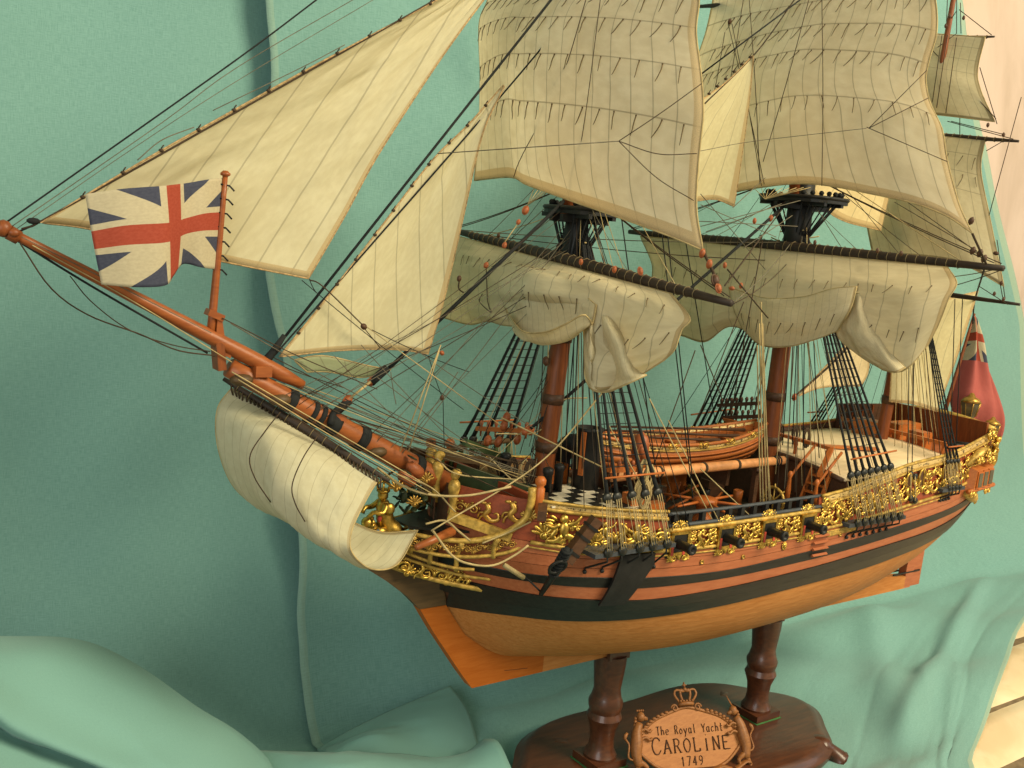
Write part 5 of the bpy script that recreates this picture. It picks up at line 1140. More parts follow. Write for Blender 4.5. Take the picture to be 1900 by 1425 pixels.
for a, b, c, d in ((1415, 445, 1358, 760), (1290, 650, 1200, 900), (1380, 560, 1290, 790), (1300, 640, 1340, 740)): rig('main_tackle', [(a, b, 'y', -4), (c, d, 'y', -4)], .04, BROWNR)
block(975, 390, 'y', 1, .9, (.5, 0, .8)); block(962, 412, 'y', 1, .55, (.5, 0, .8))
for k in range(5): rig('crowfoot', [(978, 382, 'y', 1), (990+9*k, 352-1*k, 'y', 2.2-.8*k)], .022, BEIGER)
rig('crowfoot_line', [(960, 416, 'y', 1), (935, 452, 'y', .5)], .03, BEIGER); block(936, 455, 'y', .3, .6, (.5, 0, .8)); block(902, 492, 'y', .3, .6, (.5, 0, .8)); rig('clew_line', [(902, 495, 'x', 1.5), (905, 560, 'x', 1), (912, 580, 'x', 1), (890, 560, 'x', 1.4), (895, 545, 'x', 2)], .035, BROWNR)
block(852, 517, 'y', -.4, .55, (.1, 0, 1), BLOCKB); rig('pendant', [(852, 522, 'y', -.4), (851, 535, 'y', -.3), (860, 543, 'y', 0)], .05, BROWNR); block(820, 655, 'y', -.8, .5, (1, 0, -.6)); block(820, 738, 'y', -.5, .5, (0, 0, 1), BLOCKB)
block(1430, 405, 'y', 0, .8, (.5, 0, .8)); 
for k in range(9): rig('crowfoot', [(1420, 370, *Y0), (1400+13*k, 350-.3*k, 'x', 25.6)], .024, BEIGER)
block(1140, 500, 'x', 3.0, .6); block(1188, 503, 'x', 3.4, .75, (0, .4, 1)); block(1078, 486, 'x', 3.0, .55); block(925, 437, 'x', 4, .5, (0, 0, 1), BLOCKB)
for a, b in ((1412, 440), (1512, 450), (1628, 465), (1672, 470)): block(a, b, 'x', 26.2, .55, (0, 0, 1), BLOCKB)
for a, b in ((1802, 410), (1818, 470), (1826, 480), (1805, 465)): block(a, b, 'x', 27, .8, (0, -.3, 1), BLOCKB)
block(1848, 470, 'x', 28, .6, (0, 1, .1), BLOCKB); rig('topsail_sheet', [(1804, 433, 'x', 25.4), (1830, 490, 'x', 27)], .08, BROWNR)
for a, b, c, d in ((1660, 375, 1812, 465), (1680, 372, 1830, 480)): rig('lift', [(a, b, 'y', -3), (c, d, 'x', 27)], .03, BROWNR)
rig('ensign_line', [(1826, 500, 'x', 28), (1808, 560, 'y', -1.2), (1805, 600, 'y', -.8)], .07, BLACKR)
rig('brace', [(1775, 62, 'x', 44), (1730, 95, 'x', 44)], .03, BLACKR)
for a, b, c, d in ((1775, -5, 1775, 62), (1758, -5, 1756, 50), (1780, 18, 1840, 65), (1775, 20, 1765, 35), (1783, 62, 1782, 5), (1725, 88, 1848, 220), (1818, 125, 1850, 230), (1758, 225, 1880, 258), (1765, 225, 1865, 250), (1781, 216, 1781, 250), (1830, 280, 1868, 258), (1835, 400, 1895, 180), (1838, 430, 1862, 560), (1815, 530, 1870, 565), (1850, 445, 1865, 555)): rig('thin_line', [(a, b, 'x', 43.6), (c, d, 'x', 43.8)], .035, BROWNR)
for a, b, c, d in ((1748, 65, 1730, 190), (1758, 65, 1738, 200), (1775, 70, 1755, 210)): rig('thin_line', [(a, b, 'x', 42.6), (c, d, 'x', 42.4)], .035, BROWNR)
for a, b in ((1755, 48), (1788, 33), (1762, 30), (1862, 250), (1833, 232), (1862, 555), (1845, 545), (1858, 525)): block(a, b, 'x', 43.2, .55, (.1, 0, 1), BLOCKB)
# vertical falls and backstays
for a, b, c, d in ((1405, 640, 1411, 938), (1409, 600, 1416, 938), (1412, 560, 1422, 936), (1415, 600, 1427, 934), (1410, 640, 1430, 934)): rig('main_fall', [(a, b, 'y', -4.2), (c, d, 'y', -6.8)], .055, BEIGER)
for a, b, v, c, d, w in ((1195, 150, 8, 1286, 925, -8.0), (1215, 200, 8, 1284, 880, -7.8), (1240, 250, 10, 1330, 800, 5), (1080, 420, 5.2, 1062, 870, -1), (1090, 420, 5.4, 1108, 860, -4), (1085, 400, 5.2, 1045, 870, 0), (1480, 420, 27.6, 1452, 826, -1), (1488, 420, 27.6, 1470, 830, -2.0), (1495, 420, 27.6, 1490, 835, -3), (1500, 420, 27.8, 1520, 850, -4.5), (1470, 420, 27.6, 1395, 800, 4.5), (1150, 380, 5, 1215, 860, -6.5)): rig('backstay', [(a, b, 'x', v), (c, d, 'y', w)], .042, BLACKR)
for a, b, c, d in ((1205, 740, 1340, 1000), (1240, 780, 1335, 970), (1300, 870, 1400, 965), (1130, 790, 1190, 900)): rig('fore_sheet', [(a, b, 'y', -6.0), (c, d, 'y', -7.9)], .04, BEIGER)
for a, b, v, c, d, w in ((1772, 555, 44.4, 1762, 880, -7.2), (1786, 555, 44.2, 1772, 870, -7.2), (1690, 430, 44.4, 1684, 880, -7.5), (1700, 430, 44.4, 1692, 885, -7.5), (1705, 440, 44.4, 1745, 845, -6.6), (1700, 440, 44.4, 1736, 855, -6.7), (1690, 440, 44.4, 1640, 812, 3), (1685, 440, 44.4, 1665, 800, 1)): rig('mizzen_backstay', [(a, b, 'x', v), (c, d, 'y', w)], .04, BLACKR if a > 1758 or c < 1700 else BROWNR)
for k in range(5): rig('mizzen_fall', [(1668+4*k, 560, 'y', -.5), (1660+14*k, 828+3*k, 'y', -3)], .03, BEIGER)
for a, b in ((1690, 880), (1698, 884)):      # small quarter deadeyes of the backstays
    p = U(a, b+45, y=-7.6); inst('deadeye', DEADEYE, frame(p, A(0, 0, 1), A(0, 1, 0), A(-1, 0, 0), .8), ship); inst('deadeye', DEADEYE, frame(U(a, b, y=-7.4), A(0, 0, 1), A(0, 1, 0), A(-1, 0, 0), .8), ship)
    rig('lanyard', [(a, b, 'y', -7.5), (a, b+45, 'y', -7.7)], .05, BEIGER)
for k in range(9): t = k/8; rig('fore_fall', [(1012+9*k, 520+8*k, 'x', 5), (1000+10*k, 870, 'x', 5.6)], .035, (BLACKR, BEIGER, BROWNR)[k % 3])
# the web of finer gear round the tops, the shrouds and the bowsprit
rw = random.Random(21)
def web(n, A_, B_, r, mats, name):
    for k in range(n):
        a = A_(rw); b = B_(rw); rope(name, sag(a, b, rw.uniform(0, .25), 8), r*rw.uniform(.7, 1.2), rw.choice(mats), ship, 4)
MIXR = (BEIGER, BROWNR, THINR, BLACKR)
web(26, lambda q: FM(q.uniform(29.5, 33))+A(0, q.uniform(-.5, .5), 0), lambda q: A(q.uniform(2.5, 9), q.choice((-1, -1, 1))*q.uniform(4.5, 7.2), q.uniform(13.6, 15)), .034, MIXR, 'fore_halyard')
web(28, lambda q: MM(q.uniform(31, 35.5))+A(0, q.uniform(-.6, .6), 0), lambda q: A(q.uniform(22, 34), q.choice((-1, -1, 1))*q.uniform(4.5, 7.6), q.uniform(12.6, 14.6)), .034, MIXR, 'main_halyard')
web(16, lambda q: ZM(q.uniform(29, 34)), lambda q: A(q.uniform(41, 49), q.choice((-1, 1))*q.uniform(3, 6), q.uniform(14.4, 15.6)), .032, MIXR, 'mizzen_halyard')
web(16, lambda q: bs0+(bs1-bs0)*q.uniform(.25, 1.0)+A(0, q.uniform(-.6, .6), .6), lambda q: A(q.uniform(-3, 3), q.uniform(-3.5, 4), q.uniform(14, 16)), .028, (BROWNR, THINR, BEIGER), 'bowsprit_line')
web(12, lambda q: bs0+(bs1-bs0)*q.uniform(.2, .8)+A(0, -.6, 0), lambda q: FM(q.uniform(26, 33))+A(-.6, -.3, 0), .026, (THINR, BROWNR), 'bowsprit_lift')
web(10, lambda q: A(q.uniform(-1, 4), q.uniform(-5, 5), q.uniform(14, 16)), lambda q: FM(q.uniform(15, 22))+A(-.6, q.uniform(-.4, .4), 0), .03, MIXR, 'forecastle_line')
web(12, lambda q: FYp+(FYs-FYp)*q.uniform(.05, .95), lambda q: FM(q.uniform(32, 38))+A(-.6, 0, 0), .026, (THINR, BROWNR, BEIGER), 'fore_gear')
web(12, lambda q: MYp+(MYs-MYp)*q.uniform(.05, .95), lambda q: MM(q.uniform(35, 41))+A(-.6, 0, 0), .026, (THINR, BROWNR, BEIGER), 'main_gear')
for yp, ys, ax, zc in ((FYp, FYs, FM, 34.0), (MYp, MYs, MM, 37.0)):
    for e_ in (yp, ys):
        for f_ in (.96, .99): rope('yard_lift', sag(ax(zc)+A(-.5, 0, 0), e_*f_+(yp+ys)/2*(1-f_)+A(0, 0, .3), .2, 8), .035, BROWNR, ship, 4)
for e_, ax, z_ in ((FYp, MM, 30), (FYs, MM, 30), (MYp, ZM, 28), (MYs, ZM, 28)):
    for k in range(2): rope('yard_brace', sag(e_+A(.2, 0, .1*k), ax(z_+1.5*k)+A(-.5, 0, 0), .35, 10), .034, (BROWNR, THINR)[k], ship, 4)
for k in range(3): rope('topmast_backstay', [FM(33)+A(.2, -.4, 0), A(9.2+k*.8, -8.2, 12.4)], .04, (BLACKR, BROWNR)[k % 2], ship, 4)
for k in range(26):                      # cat-harpings and gaskets crowded under each top
    ax, z_, w_ = ((FM, 31, 1.7), (MM, 33.6, 2.1))[k % 2]; c_ = ax(z_-rw.uniform(.5, 3.2)); rope('catharping', [c_+A(rw.uniform(-.6, .6), -rw.uniform(.7, w_), rw.uniform(-.6, .6)), c_+A(rw.uniform(-.6, .6), rw.uniform(.7, w_), rw.uniform(-.6, .6))], .05, rw.choice((BLACKR, BLACKR, BEIGER)), ship, 4)
# coils of rope on the pin rails
def coil(px, py, ax, v, s=1.0, mat=BEIGER):
    c = U(px, py, **{ax: v}); rr2 = random.Random(px); mb = MB()
    for k in range(5): a = rr2.uniform(-.2, .2); mb.tube(cat_rom([c+A(a, 0, .7*s), c+A(a+.35*s, -.1*k*.3, 0), c+A(a, -.05*k, -.85*s-rr2.uniform(0, .3)), c+A(a-.35*s, 0, 0), c+A(a, 0, .7*s)], 16), .055, 5)
    obj('rope_coil', mb, mat, ship)
for a, b, ax, v, m in ((1195, 870, 'y', -6.9, BEIGER), (1205, 880, 'y', -6.8, BEIGER), (1188, 905, 'y', -6.9, BEIGER), (930, 862, 'y', 2, BROWNR), (950, 866, 'y', 1, BROWNR), (970, 868, 'y', 0, BEIGER), (985, 870, 'y', -1, BROWNR), (915, 858, 'y', 3, BEIGER), (1476, 803, 'y', 1, BROWNR), (1496, 808, 'y', -1, BROWNR), (1446, 800, 'y', 2, BROWNR)): coil(a, b, ax, v, .9, m)
coil(1195, 912, 'y', -7.0, 1.3)
# pin rails with pins
def pinrail(p, q, n, mat=LADDW):
    p, q = K(p), K(q); o = obj('pin_rail', MB().beam(p, q, .35, .3), mat, ship, False)
    for t in np.linspace(.08, .92, n): c = p+(q-p)*t; obj('belaying_pin', MB().lathe([(.06, -.55), (.10, -.1), (.10, .2), (.16, .45), (.08, .6)], c, (0, 0, 1), 7), BLOCKW if mat is LADDW else mat, o)
pinrail((885, 795, 'y', 6.6), (985, 800, 'y', 2.0), 7); pinrail((1332, 752, 'y', 6.8), (1410, 748, 'y', 3), 8, DARKW); pinrail((1340, 775, 'y', 6.5), (1415, 772, 'y', 3), 7, DARKW); pinrail((1130, 872, 'y', -6.6), (1190, 870, 'y', -6.6), 5); pinrail((1580, 798, 'y', 3), (1640, 795, 'y', 1), 6)
for a, b in ((940, 775), (935, 790), (985, 798), (925, 820), (905, 818), (960, 815), (1190, 835), (1193, 842)): block(a, b, 'y', 3 if a < 1100 else -4, 1.1, (.2, 0, 1), BLOCK)
block(1013, 670, 'x', 4.0, .9, (0, .2, 1), BLOCKB)
obj('red_block', MB().lathe([(.1, -1.2), (.55, -.8), (.62, 0), (.55, .7), (.1, 1.1)], U(1188, 830, y=-3), (0, 0, 1), 10), BLOCKW, ship)

# ================================================================ deck furniture
ch = obj('galley_chimney', MB().lathe([(.95, 0), (.92, 2.2), (.90, 4.2), (.98, 4.3), (.98, 4.5), (.75, 4.52), (.72, 3.7)], (7.6, -1.0, 13.2), (0, .01, 1), 16), EBONY, ship)
obj('chimney_strip', MB().beam(A(6.72, -1.45, 14.5), A(6.7, -1.45, 17.5), .35, .08, (-1, -.4, 0)), LADDW, ch, False)
mb = MB(); mb.tube(cat_rom([A(7.2, 1.2, 12.5), A(7.2, 1.2, 15.2), A(7.3, .9, 16.1), A(7.6, 0, 16.3), A(8.3, -.9, 15.6)], 16), [.62]*10+[.66, .7, .72, .7, .66, .6], 10); obj('galley_cowl', mb, EBONY, ch)
obj('hearth_box', MB().box((6.2, .9, 14.2), (1.4, 1.6, 1.4)), LADDW, ship, False)
obj('fore_hatch', MB().box((8.3, -5.2, 13.7), (1.2, .9, .9)), LADDW, ship, False)
for i, (x, y) in enumerate(((3.0, -2.6), (4.4, -2.0), (2.6, 1.6))): obj('bitts', MB().lathe([(.3, 0), (.3, 1.5), (.36, 1.6), (.36, 1.9), (.2, 2.0)], (x, y, 13.6), n=8), EBONY, ship)
# skid beams carrying the boat
for x in (11.5, 23.5): obj('skid_beam', MB().tube([A(x, y, 14.0) for y in (-3.0, 4.4)], .18, 6), DARKW, ship)
for x in (11.5, 23.5):
    for y in (-2.5, 3.6): obj('skid_post', MB().beam(A(x, y, 10.2), A(x, y, 14.2), .4, .4, (1, 0, 0)), DARKW, ship, False)
for x in (13.5, 21.5): obj('boat_chock', MB().prism([A(x, y, z) for y, z in ((-1.4, 12.6), (2.4, 12.6), (2.5, 14.45), (1.6, 14.0), (.5, 13.86), (-.6, 14.0), (-1.5, 14.45))], A(.3, 0, 0)), DARKW, ship, False)
# ship's boat
boat = empty('ships_boat', 'orange wooden rowing boat with thwarts and oars stowed amidships', 'boat', at=(17.6, .5, 13.7))
def boat_sec(t):
    w = 2.25*math.sin(math.pi*min(1, (t*.93+.03)))**.55*(1 if t < .5 else 1-.25*((t-.5)*2)**3); rise = 1.0*abs(2*t-1)**2.2; kz = .55*abs(2*t-1)**4
    return w, 16.1+rise*.9, 13.9+kz+(1.4*max(0, (t-.93)/.07)**2 if t > .93 else 0)+(1.2*max(0, (.06-t)/.06)**2 if t < .06 else 0)
def boat_pt(t, a, inn=0.0):       # a: 0 keel .. 1 gunwale, signed
    w, zg, zk = boat_sec(t); s_ = 1 if a > 0 else -1; a = min(abs(a), 1.0); w = max(w-inn, .02)
    return A(8.3+18.8*t, .5+s_*w*(1-(1-a)**2.3)**.6, zk+inn*.5+(zg-zk-inn*.5)*a**1.25)
for s_ in (-1, 1):
    for k in range(5):
        rows = [[boat_pt(t, s_*a) for t in np.linspace(.0, 1, 30)] for a in (k/5+.002, (k+1)/5+.01)]; 
        if s_ == 1: rows = rows[::-1]
        obj('boat_plank', MB().sheet(rows, th=.08), FRET if k == 4 else BOATW, boat)
    obj('gunwale', MB().tube([boat_pt(t, s_)+A(0, s_*.03, .04) for t in np.linspace(0, 1, 34)], .14, 6), BOATW, boat)
    obj('gilt_strake', MB().tube([boat_pt(t, s_*.86)+A(0, s_*.08, 0) for t in np.linspace(.03, .97, 34)], .12, 5, flat=.5), GOLDP, boat)
    obj('rubbing_strake', MB().tube([boat_pt(t, s_*.70)+A(0, s_*.06, 0) for t in np.linspace(.02, .98, 34)], .08, 5), BOATW, boat)
    mb = MB()
    for t in np.linspace(.06, .94, 24):
        obj('rib', MB().tube([boat_pt(t, s_*a, .1) for a in (.1, .4, .7, 1)], .07, 4), BOATW, boat)
    for t in (.2, .36, .52, .68, .84): inst('carving', ORN['scroll'], frame(boat_pt(t, s_*.93)+A(0, s_*.1, .1), A(1, 0, 0), A(0, 0, 1), A(0, s_, 0) if s_ == 1 else A(0, -1, 0), .42), boat)
obj('boat_inside', MB().sheet([[boat_pt(t, a, .12) for t in np.linspace(.02, .98, 30)] for a in np.r_[np.linspace(-.92, -.02, 8), np.linspace(.02, .92, 8)]]), BOATW, boat)
for t in (.2, .38, .56, .74): a, b = boat_pt(t, -.74, .1), boat_pt(t, .74, .1); obj('thwart', MB().beam(a, b, .7, .12), BOATW, boat, False)
obj('stern_sheet', MB().prism([boat_pt(.82, -.7, .12), boat_pt(.95, -.7, .12), boat_pt(.95, .7, .12), boat_pt(.82, .7, .12)], A(0, 0, .1)), BOATW, boat, False)
obj('boat_transom', MB().prism([boat_pt(.985, a) for a in (-1, -.7, -.4, -.1, .1, .4, .7, 1)], A(.15, 0, 0)), BOATW, boat, False)
obj('boat_keel', MB().tube([boat_pt(t, 0)+A(0, 0, -.03) for t in np.linspace(0, .98, 26)], .12, 5), BOATW, boat)
for (t0, a0, t1, a1) in ((.10, .55, .78, -.35), (.22, .8, .92, .1), (.05, -.1, .62, -.75)):
    p, q = boat_pt(t0, a0), boat_pt(t1, a1); p[2] = 16.85; q[2] = 16.3; obj('oar', MB().tube([p, p+(q-p)*.75, q], [.09, .09, .16], 6), DARKW, boat)
# spare spars lashed beside the boat
def loose_spar(p, q, r, label):
    p, q = np.asarray(p, float), np.asarray(q, float); o = empty('spare_spar', label, 'spar', 'spare spars beside the boat', at=(p+q)/2); obj('pole', MB().tube([p+(q-p)*t for t in np.linspace(0, 1, 9)], np.linspace(r, r*.86, 9), 12), plain('bare_spar', (.62, .27, .10), .45), o)
    d = nrm(q-p)
    for t in (.25, .5, .7): obj('lashing', MB().lathe([(r*1.02, -.12), (r*1.12, 0), (r*1.02, .12)], p+(q-p)*t, d, 12), BROWNR, o)
    for k in (0, .28, .5): obj('lashing', MB().lathe([(r*.9, -.09), (r*1.06, 0), (r*.9, .09)], q-d*(.6+k), d, 12), BLACKR, o)
loose_spar((8.6, -2.55, 14.58), (26.5, -2.55, 14.58), .40, 'thick bare orange spar lashed on the near side of the boat')
loose_spar((10.0, 3.9, 14.56), (26.5, 3.9, 14.56), .36, 'bare spar lashed on the far side of the boat')
# windlass bars, wheel, gratings in the waist
obj('capstan', MB().lathe([(.9, 0), (.8, .3), (.55, .6), (.6, 1.3), (.95, 1.5), (.95, 1.9), (.2, 2.0)], (18.5, -2.2, 10.2), n=12), LADDW, ship)
for a in (.1, 1.1, 2.2, 3.3, 4.4, 5.5): c = A(18.5, -2.2, 11.9); obj('capstan_bar', MB().tube([c, c+3.4*A(math.cos(a), math.sin(a), 0)], [.14, .09], 6), LADDW, ship)
wh = obj('steering_wheel', MB().tube([A(24.6, -3.6+1.0*math.cos(a), 11.8+1.0*math.sin(a)) for a in np.linspace(0, 2*math.pi, 21)[:-1]], .12, 6, True), GOLDP, ship)
for a in np.linspace(0, math.pi, 5)[:-1]: obj('wheel_spoke', MB().tube([A(24.6, -3.6+1.3*math.cos(a), 11.8+1.3*math.sin(a)), A(24.6, -3.6-1.3*math.cos(a), 11.8-1.3*math.sin(a))], .06, 5), GOLDP, wh)
for x, y, w in ((12.0, -1.0, 3), (15.4, -4.5, 2)): obj('deck_hatch', MB().box((x, y, 10.45), (w, 2.2, .5)), LADDW, ship, False)
rw2 = random.Random(33)
for k in range(30):                      # buckets, lockers and handspikes crowding the waist
    c = A(rw2.uniform(10.5, 27), rw2.uniform(-.5, 6.2), 10.22); h_ = rw2.uniform(.7, 2.0); m_ = rw2.choice((DARKW, EBONY, LADDW, GREENP, BRONZE, DARKW))
    if k % 3 == 0: obj('deck_bucket', MB().lathe([(.34, 0), (.42, h_*.7), (.36, h_*.72), (.3, h_*.3)], c, n=9), m_, ship)
    elif k % 3 == 1: obj('deck_locker', MB().box(c+A(0, 0, h_/2), (rw2.uniform(.8, 2.0), rw2.uniform(.6, 1.2), h_)), m_, ship, False)
    else: obj('handspike', MB().tube([c+A(0, 0, .2), c+A(rw2.uniform(-2.5, 2.5), rw2.uniform(-1, 1), rw2.uniform(.8, 2.2))], [.12, .08], 6), LADDW, ship)
# ladder up to the quarterdeck
lad = obj('ladder', MB().beam(A(26.0, -6.3, 10.3), A(28.0, -6.0, 14.4), .16, .45), LADDW, ship, False); obj('ladder_side', MB().beam(A(26.0, -4.6, 10.3), A(28.0, -4.3, 14.4), .16, .45), LADDW, lad, False)
for k in range(6): t = .12+k*.15; a = A(26.0, -6.3, 10.3)+(A(2, .3, 4.1))*t; obj('ladder_step', MB().beam(a, a+A(0, 1.7, 0), .5, .12), LADDW, lad, False)
for y in (-6.6, -4.1):
    obj('ladder_post', MB().lathe([(.16, 0), (.2, 1.5), (.12, 2.4), (.22, 2.7), (.1, 2.95)], A(25.6, y, 11.2), n=8), LADDW, lad); obj('ladder_rail', MB().tube([A(25.6, y, 13.7), A(28.4, y+.2, 16.0)], .12, 6), LADDW, lad)
# rail at the break of the quarterdeck
qr = obj('quarterdeck_rail', MB().beam(A(29.0, 6.2, 15.95), A(29.0, -5.0, 15.95), .4, .25), LADDW, ship, False)
for y in (5.8, 2.2, -1.6, -4.7): obj('rail_post', MB().lathe([(.15, 0), (.12, .6), (.2, .9), (.12, 1.25)], A(29.0, y, 14.6), n=8), LADDW, qr)
obj('sloping_rail', MB().beam(A(29.0, -5.0, 15.95), A(27.0, -5.6, 13.9), .35, .3), LADDW, qr, False)
obj('deck_plank', MB().beam(A(33.4, -1.0, 15.0), A(37.8, -3.2, 15.0), .7, .18), BOATW, ship, False)
# poop cabin interior, companion, benches, binnacle
pb = obj('poop_bulwark', MB().sheet([[A(x, s_*(hb(min(x, 52), 14)-.35), z) for z in (14.2, 16.9)] for x, s_ in [(44.5, 1), (47, 1), (50, 1), (52, 1)]], th=.2), DARKW, ship, False)
for k in range(6): obj('panel_rib', MB().beam(A(45+k*1.3, hb(45+k*1.3, 14)-.6, 14.3), A(45+k*1.3, hb(45+k*1.3, 14)-.6, 16.8), .18, .12, (0, 1, 0)), MASTW, pb, False)
obj('poop_end', MB().box((51.8, 0, 15.6), (.3, 9.6, 2.9)), MASTW, ship, False)
obj('poop_bench', MB().box((49.2, 2.0, 15.0), (3.6, 1.6, 1.5)), BOATW, ship, False); obj('companion', MB().box((43.4, 1.6, 15.5), (1.6, 2.6, 1.6)), BOATW, ship, False); obj('binnacle', MB().box((46.4, -1.6, 15.0), (1.4, 1.6, 1.6)), LADDW, ship, False)
obj('poop_rail', MB().beam(A(44.3, -5.6, 15.6), A(44.3, 5.6, 15.6), .3, .3), LADDW, ship, False)
for y in np.linspace(-5.2, 5.2, 13): obj('poop_baluster', MB().beam(A(44.3, y, 14.2), A(44.3, y, 15.5), .16, .16, (1, 0, 0)), LADDW, ship, False)
for i, x in enumerate((45.6, 47.4)): obj('swivel_gun', MB().tube([A(x, -4.6, 15.2), A(x+.9, -5.8, 15.35)], [.3, .2], 8), EBONY, ship)
# taffrail, stern lanterns, quarter gallery
obj('taffrail', MB().tube([A(52.2, y, 17.0-.02*y*y) for y in np.linspace(-5.2, 5.2, 15)], .3, 6), GOLDP, ship)
for (a, b, y, s_) in ((1800, 757, .0, 1.25), (1840, 796, -2.6, 1.0)):
    c = U(a, b, y=y); c = A(54.2, c[1]+(54.2-c[0])*0, c[2]); k = U(a, b, x=54.0)
    lt = obj('stern_lantern', MB().lathe([(.15*s_, -.95*s_), (.5*s_, -.6*s_), (.72*s_, .45*s_), (.5*s_, .62*s_)], k, n=8), GLASS, ship, False)
    obj('lantern_crown', MB().lathe([(.78*s_, .45*s_), (.55*s_, .75*s_), (.3*s_, .85*s_), (.12*s_, 1.15*s_)], k, n=8), BRONZE, lt); obj('lantern_bracket', MB().tube(cat_rom([k+A(0, 0, -.9*s_), k+A(-.4, 0, -1.7*s_), A(52.2, k[1], k[2]-1.9*s_)], 8), .16, 6), BRONZE, lt)
    for q in range(8): a2 = 2*math.pi*q/8; obj('lantern_bar', MB().tube([k+A(.5*s_*math.cos(a2), .5*s_*math.sin(a2), -.6*s_), k+A(.72*s_*math.cos(a2), .72*s_*math.sin(a2), .45*s_)], .05, 4), BRONZE, lt)
for s_ in (-1, 1):
    g = obj('quarter_gallery', MB().add(*(lambda P: ([p for p in P], [(0, 1, 2, 3), (7, 6, 5, 4), (0, 4, 5, 1), (1, 5, 6, 2), (2, 6, 7, 3), (3, 7, 4, 0)]))([A(46.6, s_*6.0, 11.4), A(50.6, s_*5.5, 11.6), A(50.9, s_*5.5, 13.8), A(46.9, s_*6.0, 13.6), A(47.1, s_*7.0, 11.6), A(50.4, s_*6.6, 11.8), A(50.6, s_*6.6, 13.6), A(47.3, s_*7.0, 13.4)])), BOATW, ship, False, 'quarter gallery with glazed lights and gilded carving')
    for k in range(3): p = A(47.75+k*1.05, s_*(7.05-.12*k), 12.55+.05*k); fr = obj('gallery_frame', MB().beam(p-A(.40, 0, 0), p+A(.40, 0, 0), .12, 1.5), LADDW, g, False); obj('pane', MB().beam(p-A(.28, -s_*.06, 0), p+A(.28, s_*.06, 0), .10, 1.25), GLASS, g, False)
    obj('gallery_roof', MB().tube(cat_rom([A(46.6, s_*6.3, 13.8), A(48.6, s_*6.5, 14.9), A(50.8, s_*6.0, 14.2)], 10), [.2, .3, .38, .44, .46, .44, .4, .35, .28, .2], 8), GOLDP, g)
    obj('gallery_bracket', MB().tube(cat_rom([A(47.0, s_*6.3, 11.5), A(48.6, s_*6.2, 10.7), A(50.2, s_*5.2, 10.2), A(51.0, s_*4.4, 9.6)], 10), [.5, .55, .55, .5, .46, .42, .36, .3, .24, .16], 8), GOLDP, g)
    obj('gallery_sill', MB().tube([A(46.4, s_*6.9, 11.55), A(51.2, s_*6.5, 11.75)], .2, 6), LADDW, g)
    for (x, y, z, k, sc) in ((51.9, 5.6, 15.0, 'cherub', 1.2), (52.0, 5.2, 13.2, 'acanthus', 1.1), (51.2, 5.6, 16.0, 'scroll', .9), (48.6, 6.9, 14.9, 'acanthus', .8), (49.2, 6.0, 10.6, 'acanthus', .9), (47.6, 6.9, 14.2, 'scroll', .7), (49.8, 6.7, 14.1, 'scroll', .7), (47.2, 6.9, 11.2, 'scroll', .6), (50.2, 6.5, 11.2, 'scroll', .6), (51.4, 5.8, 12.4, 'cherub', .8)): inst('carving', ORN[k], frame(A(x, s_*y, z), A(.9, s_*-.2, 0), A(0, 0, 1), A(.2, s_, 0), sc), g)
    obj('quarter_figure', MB().tube(cat_rom([A(52.4, s_*5.3, 12.6), A(52.7, s_*5.4, 14), A(52.6, s_*5.3, 15.2)], 8), [.12, .2, .3, .34, .3, .28, .26, .2], 8), GOLD, g)
for y in (-4, -2.2, -.4, 1.4, 3.2): inst('carving', ORN['scroll'], frame(A(52.4, y, 14.4), A(0, -1, 0), A(0, 0, 1), A(1, 0, 0), 1.0), ship)

# ================================================================ cannons in the ports (things of their own)
def cannon_root(x, label, i):
    p, tx, n = HP(x, PZ, 0.0); o = empty('cannon', label, 'cannon', 'cannons in the waist gun ports', at=(p[0], p[1]+2.6, 10.2)); return o, p
proto = None
LBL = ['black cannon in the gun port nearest the bow, just aft of the fore shrouds', 'black cannon in the second gun port from the bow', 'black cannon in the third gun port from the bow', 'black cannon in the gun port nearest the boarding steps']
brl = MB(); brl.lathe([(.08, -2.3), (.2, -2.15), (.16, -2.0), (.42, -1.9), (.44, -1.6), (.38, -.6), (.40, -.5), (.34, .6), (.36, .7), (.30, 2.0), (.37, 2.1), (.37, 2.3), (.33, 2.35), (.18, 2.35), (.17, 1.9)], (0, -1.9, 1.12), (0, -1, .0), 14)
BRL = mesh_of(brl, EBONY, True, True, 'barrel'); cg = MB()
for s_ in (-1, 1): cg.prism([A(s_*.5-.1, y, z) for y, z in ((-2.9, .35), (.6, .35), (.6, .65), (-.3, .95), (-1.2, 1.05), (-2.9, 1.1))], A(.2, 0, 0))
cg.box((0, -1.2, .45), (1.0, 3.0, .2)); CGM = mesh_of(cg, REDP, False, True, 'carriage'); tk = MB()
for y in (-2.4, .1):
    for s_ in (-1, 1): tk.lathe([(.3, -.12), (.32, 0), (.3, .12)], A(s_*.75, y, .32), (1, 0, 0), 10)
    tk.tube([A(-.8, y, .32), A(.8, y, .32)], .1, 6)
TKM = mesh_of(tk, EBONY, True, True, 'truck')
for i, x in enumerate(PORTS):
    o, p = cannon_root(x, LBL[i], i); tilt = math.atan2(*(HP(x, PZ)[2][[0, 1]]*A(1, -1)))
    o.rotation_euler.z = tilt
    for nm, me in (('barrel', BRL), ('carriage', CGM), ('axle_trucks', TKM)): c = bpy.data.objects.new(nm, me); scene.collection.objects.link(c); c.parent = o
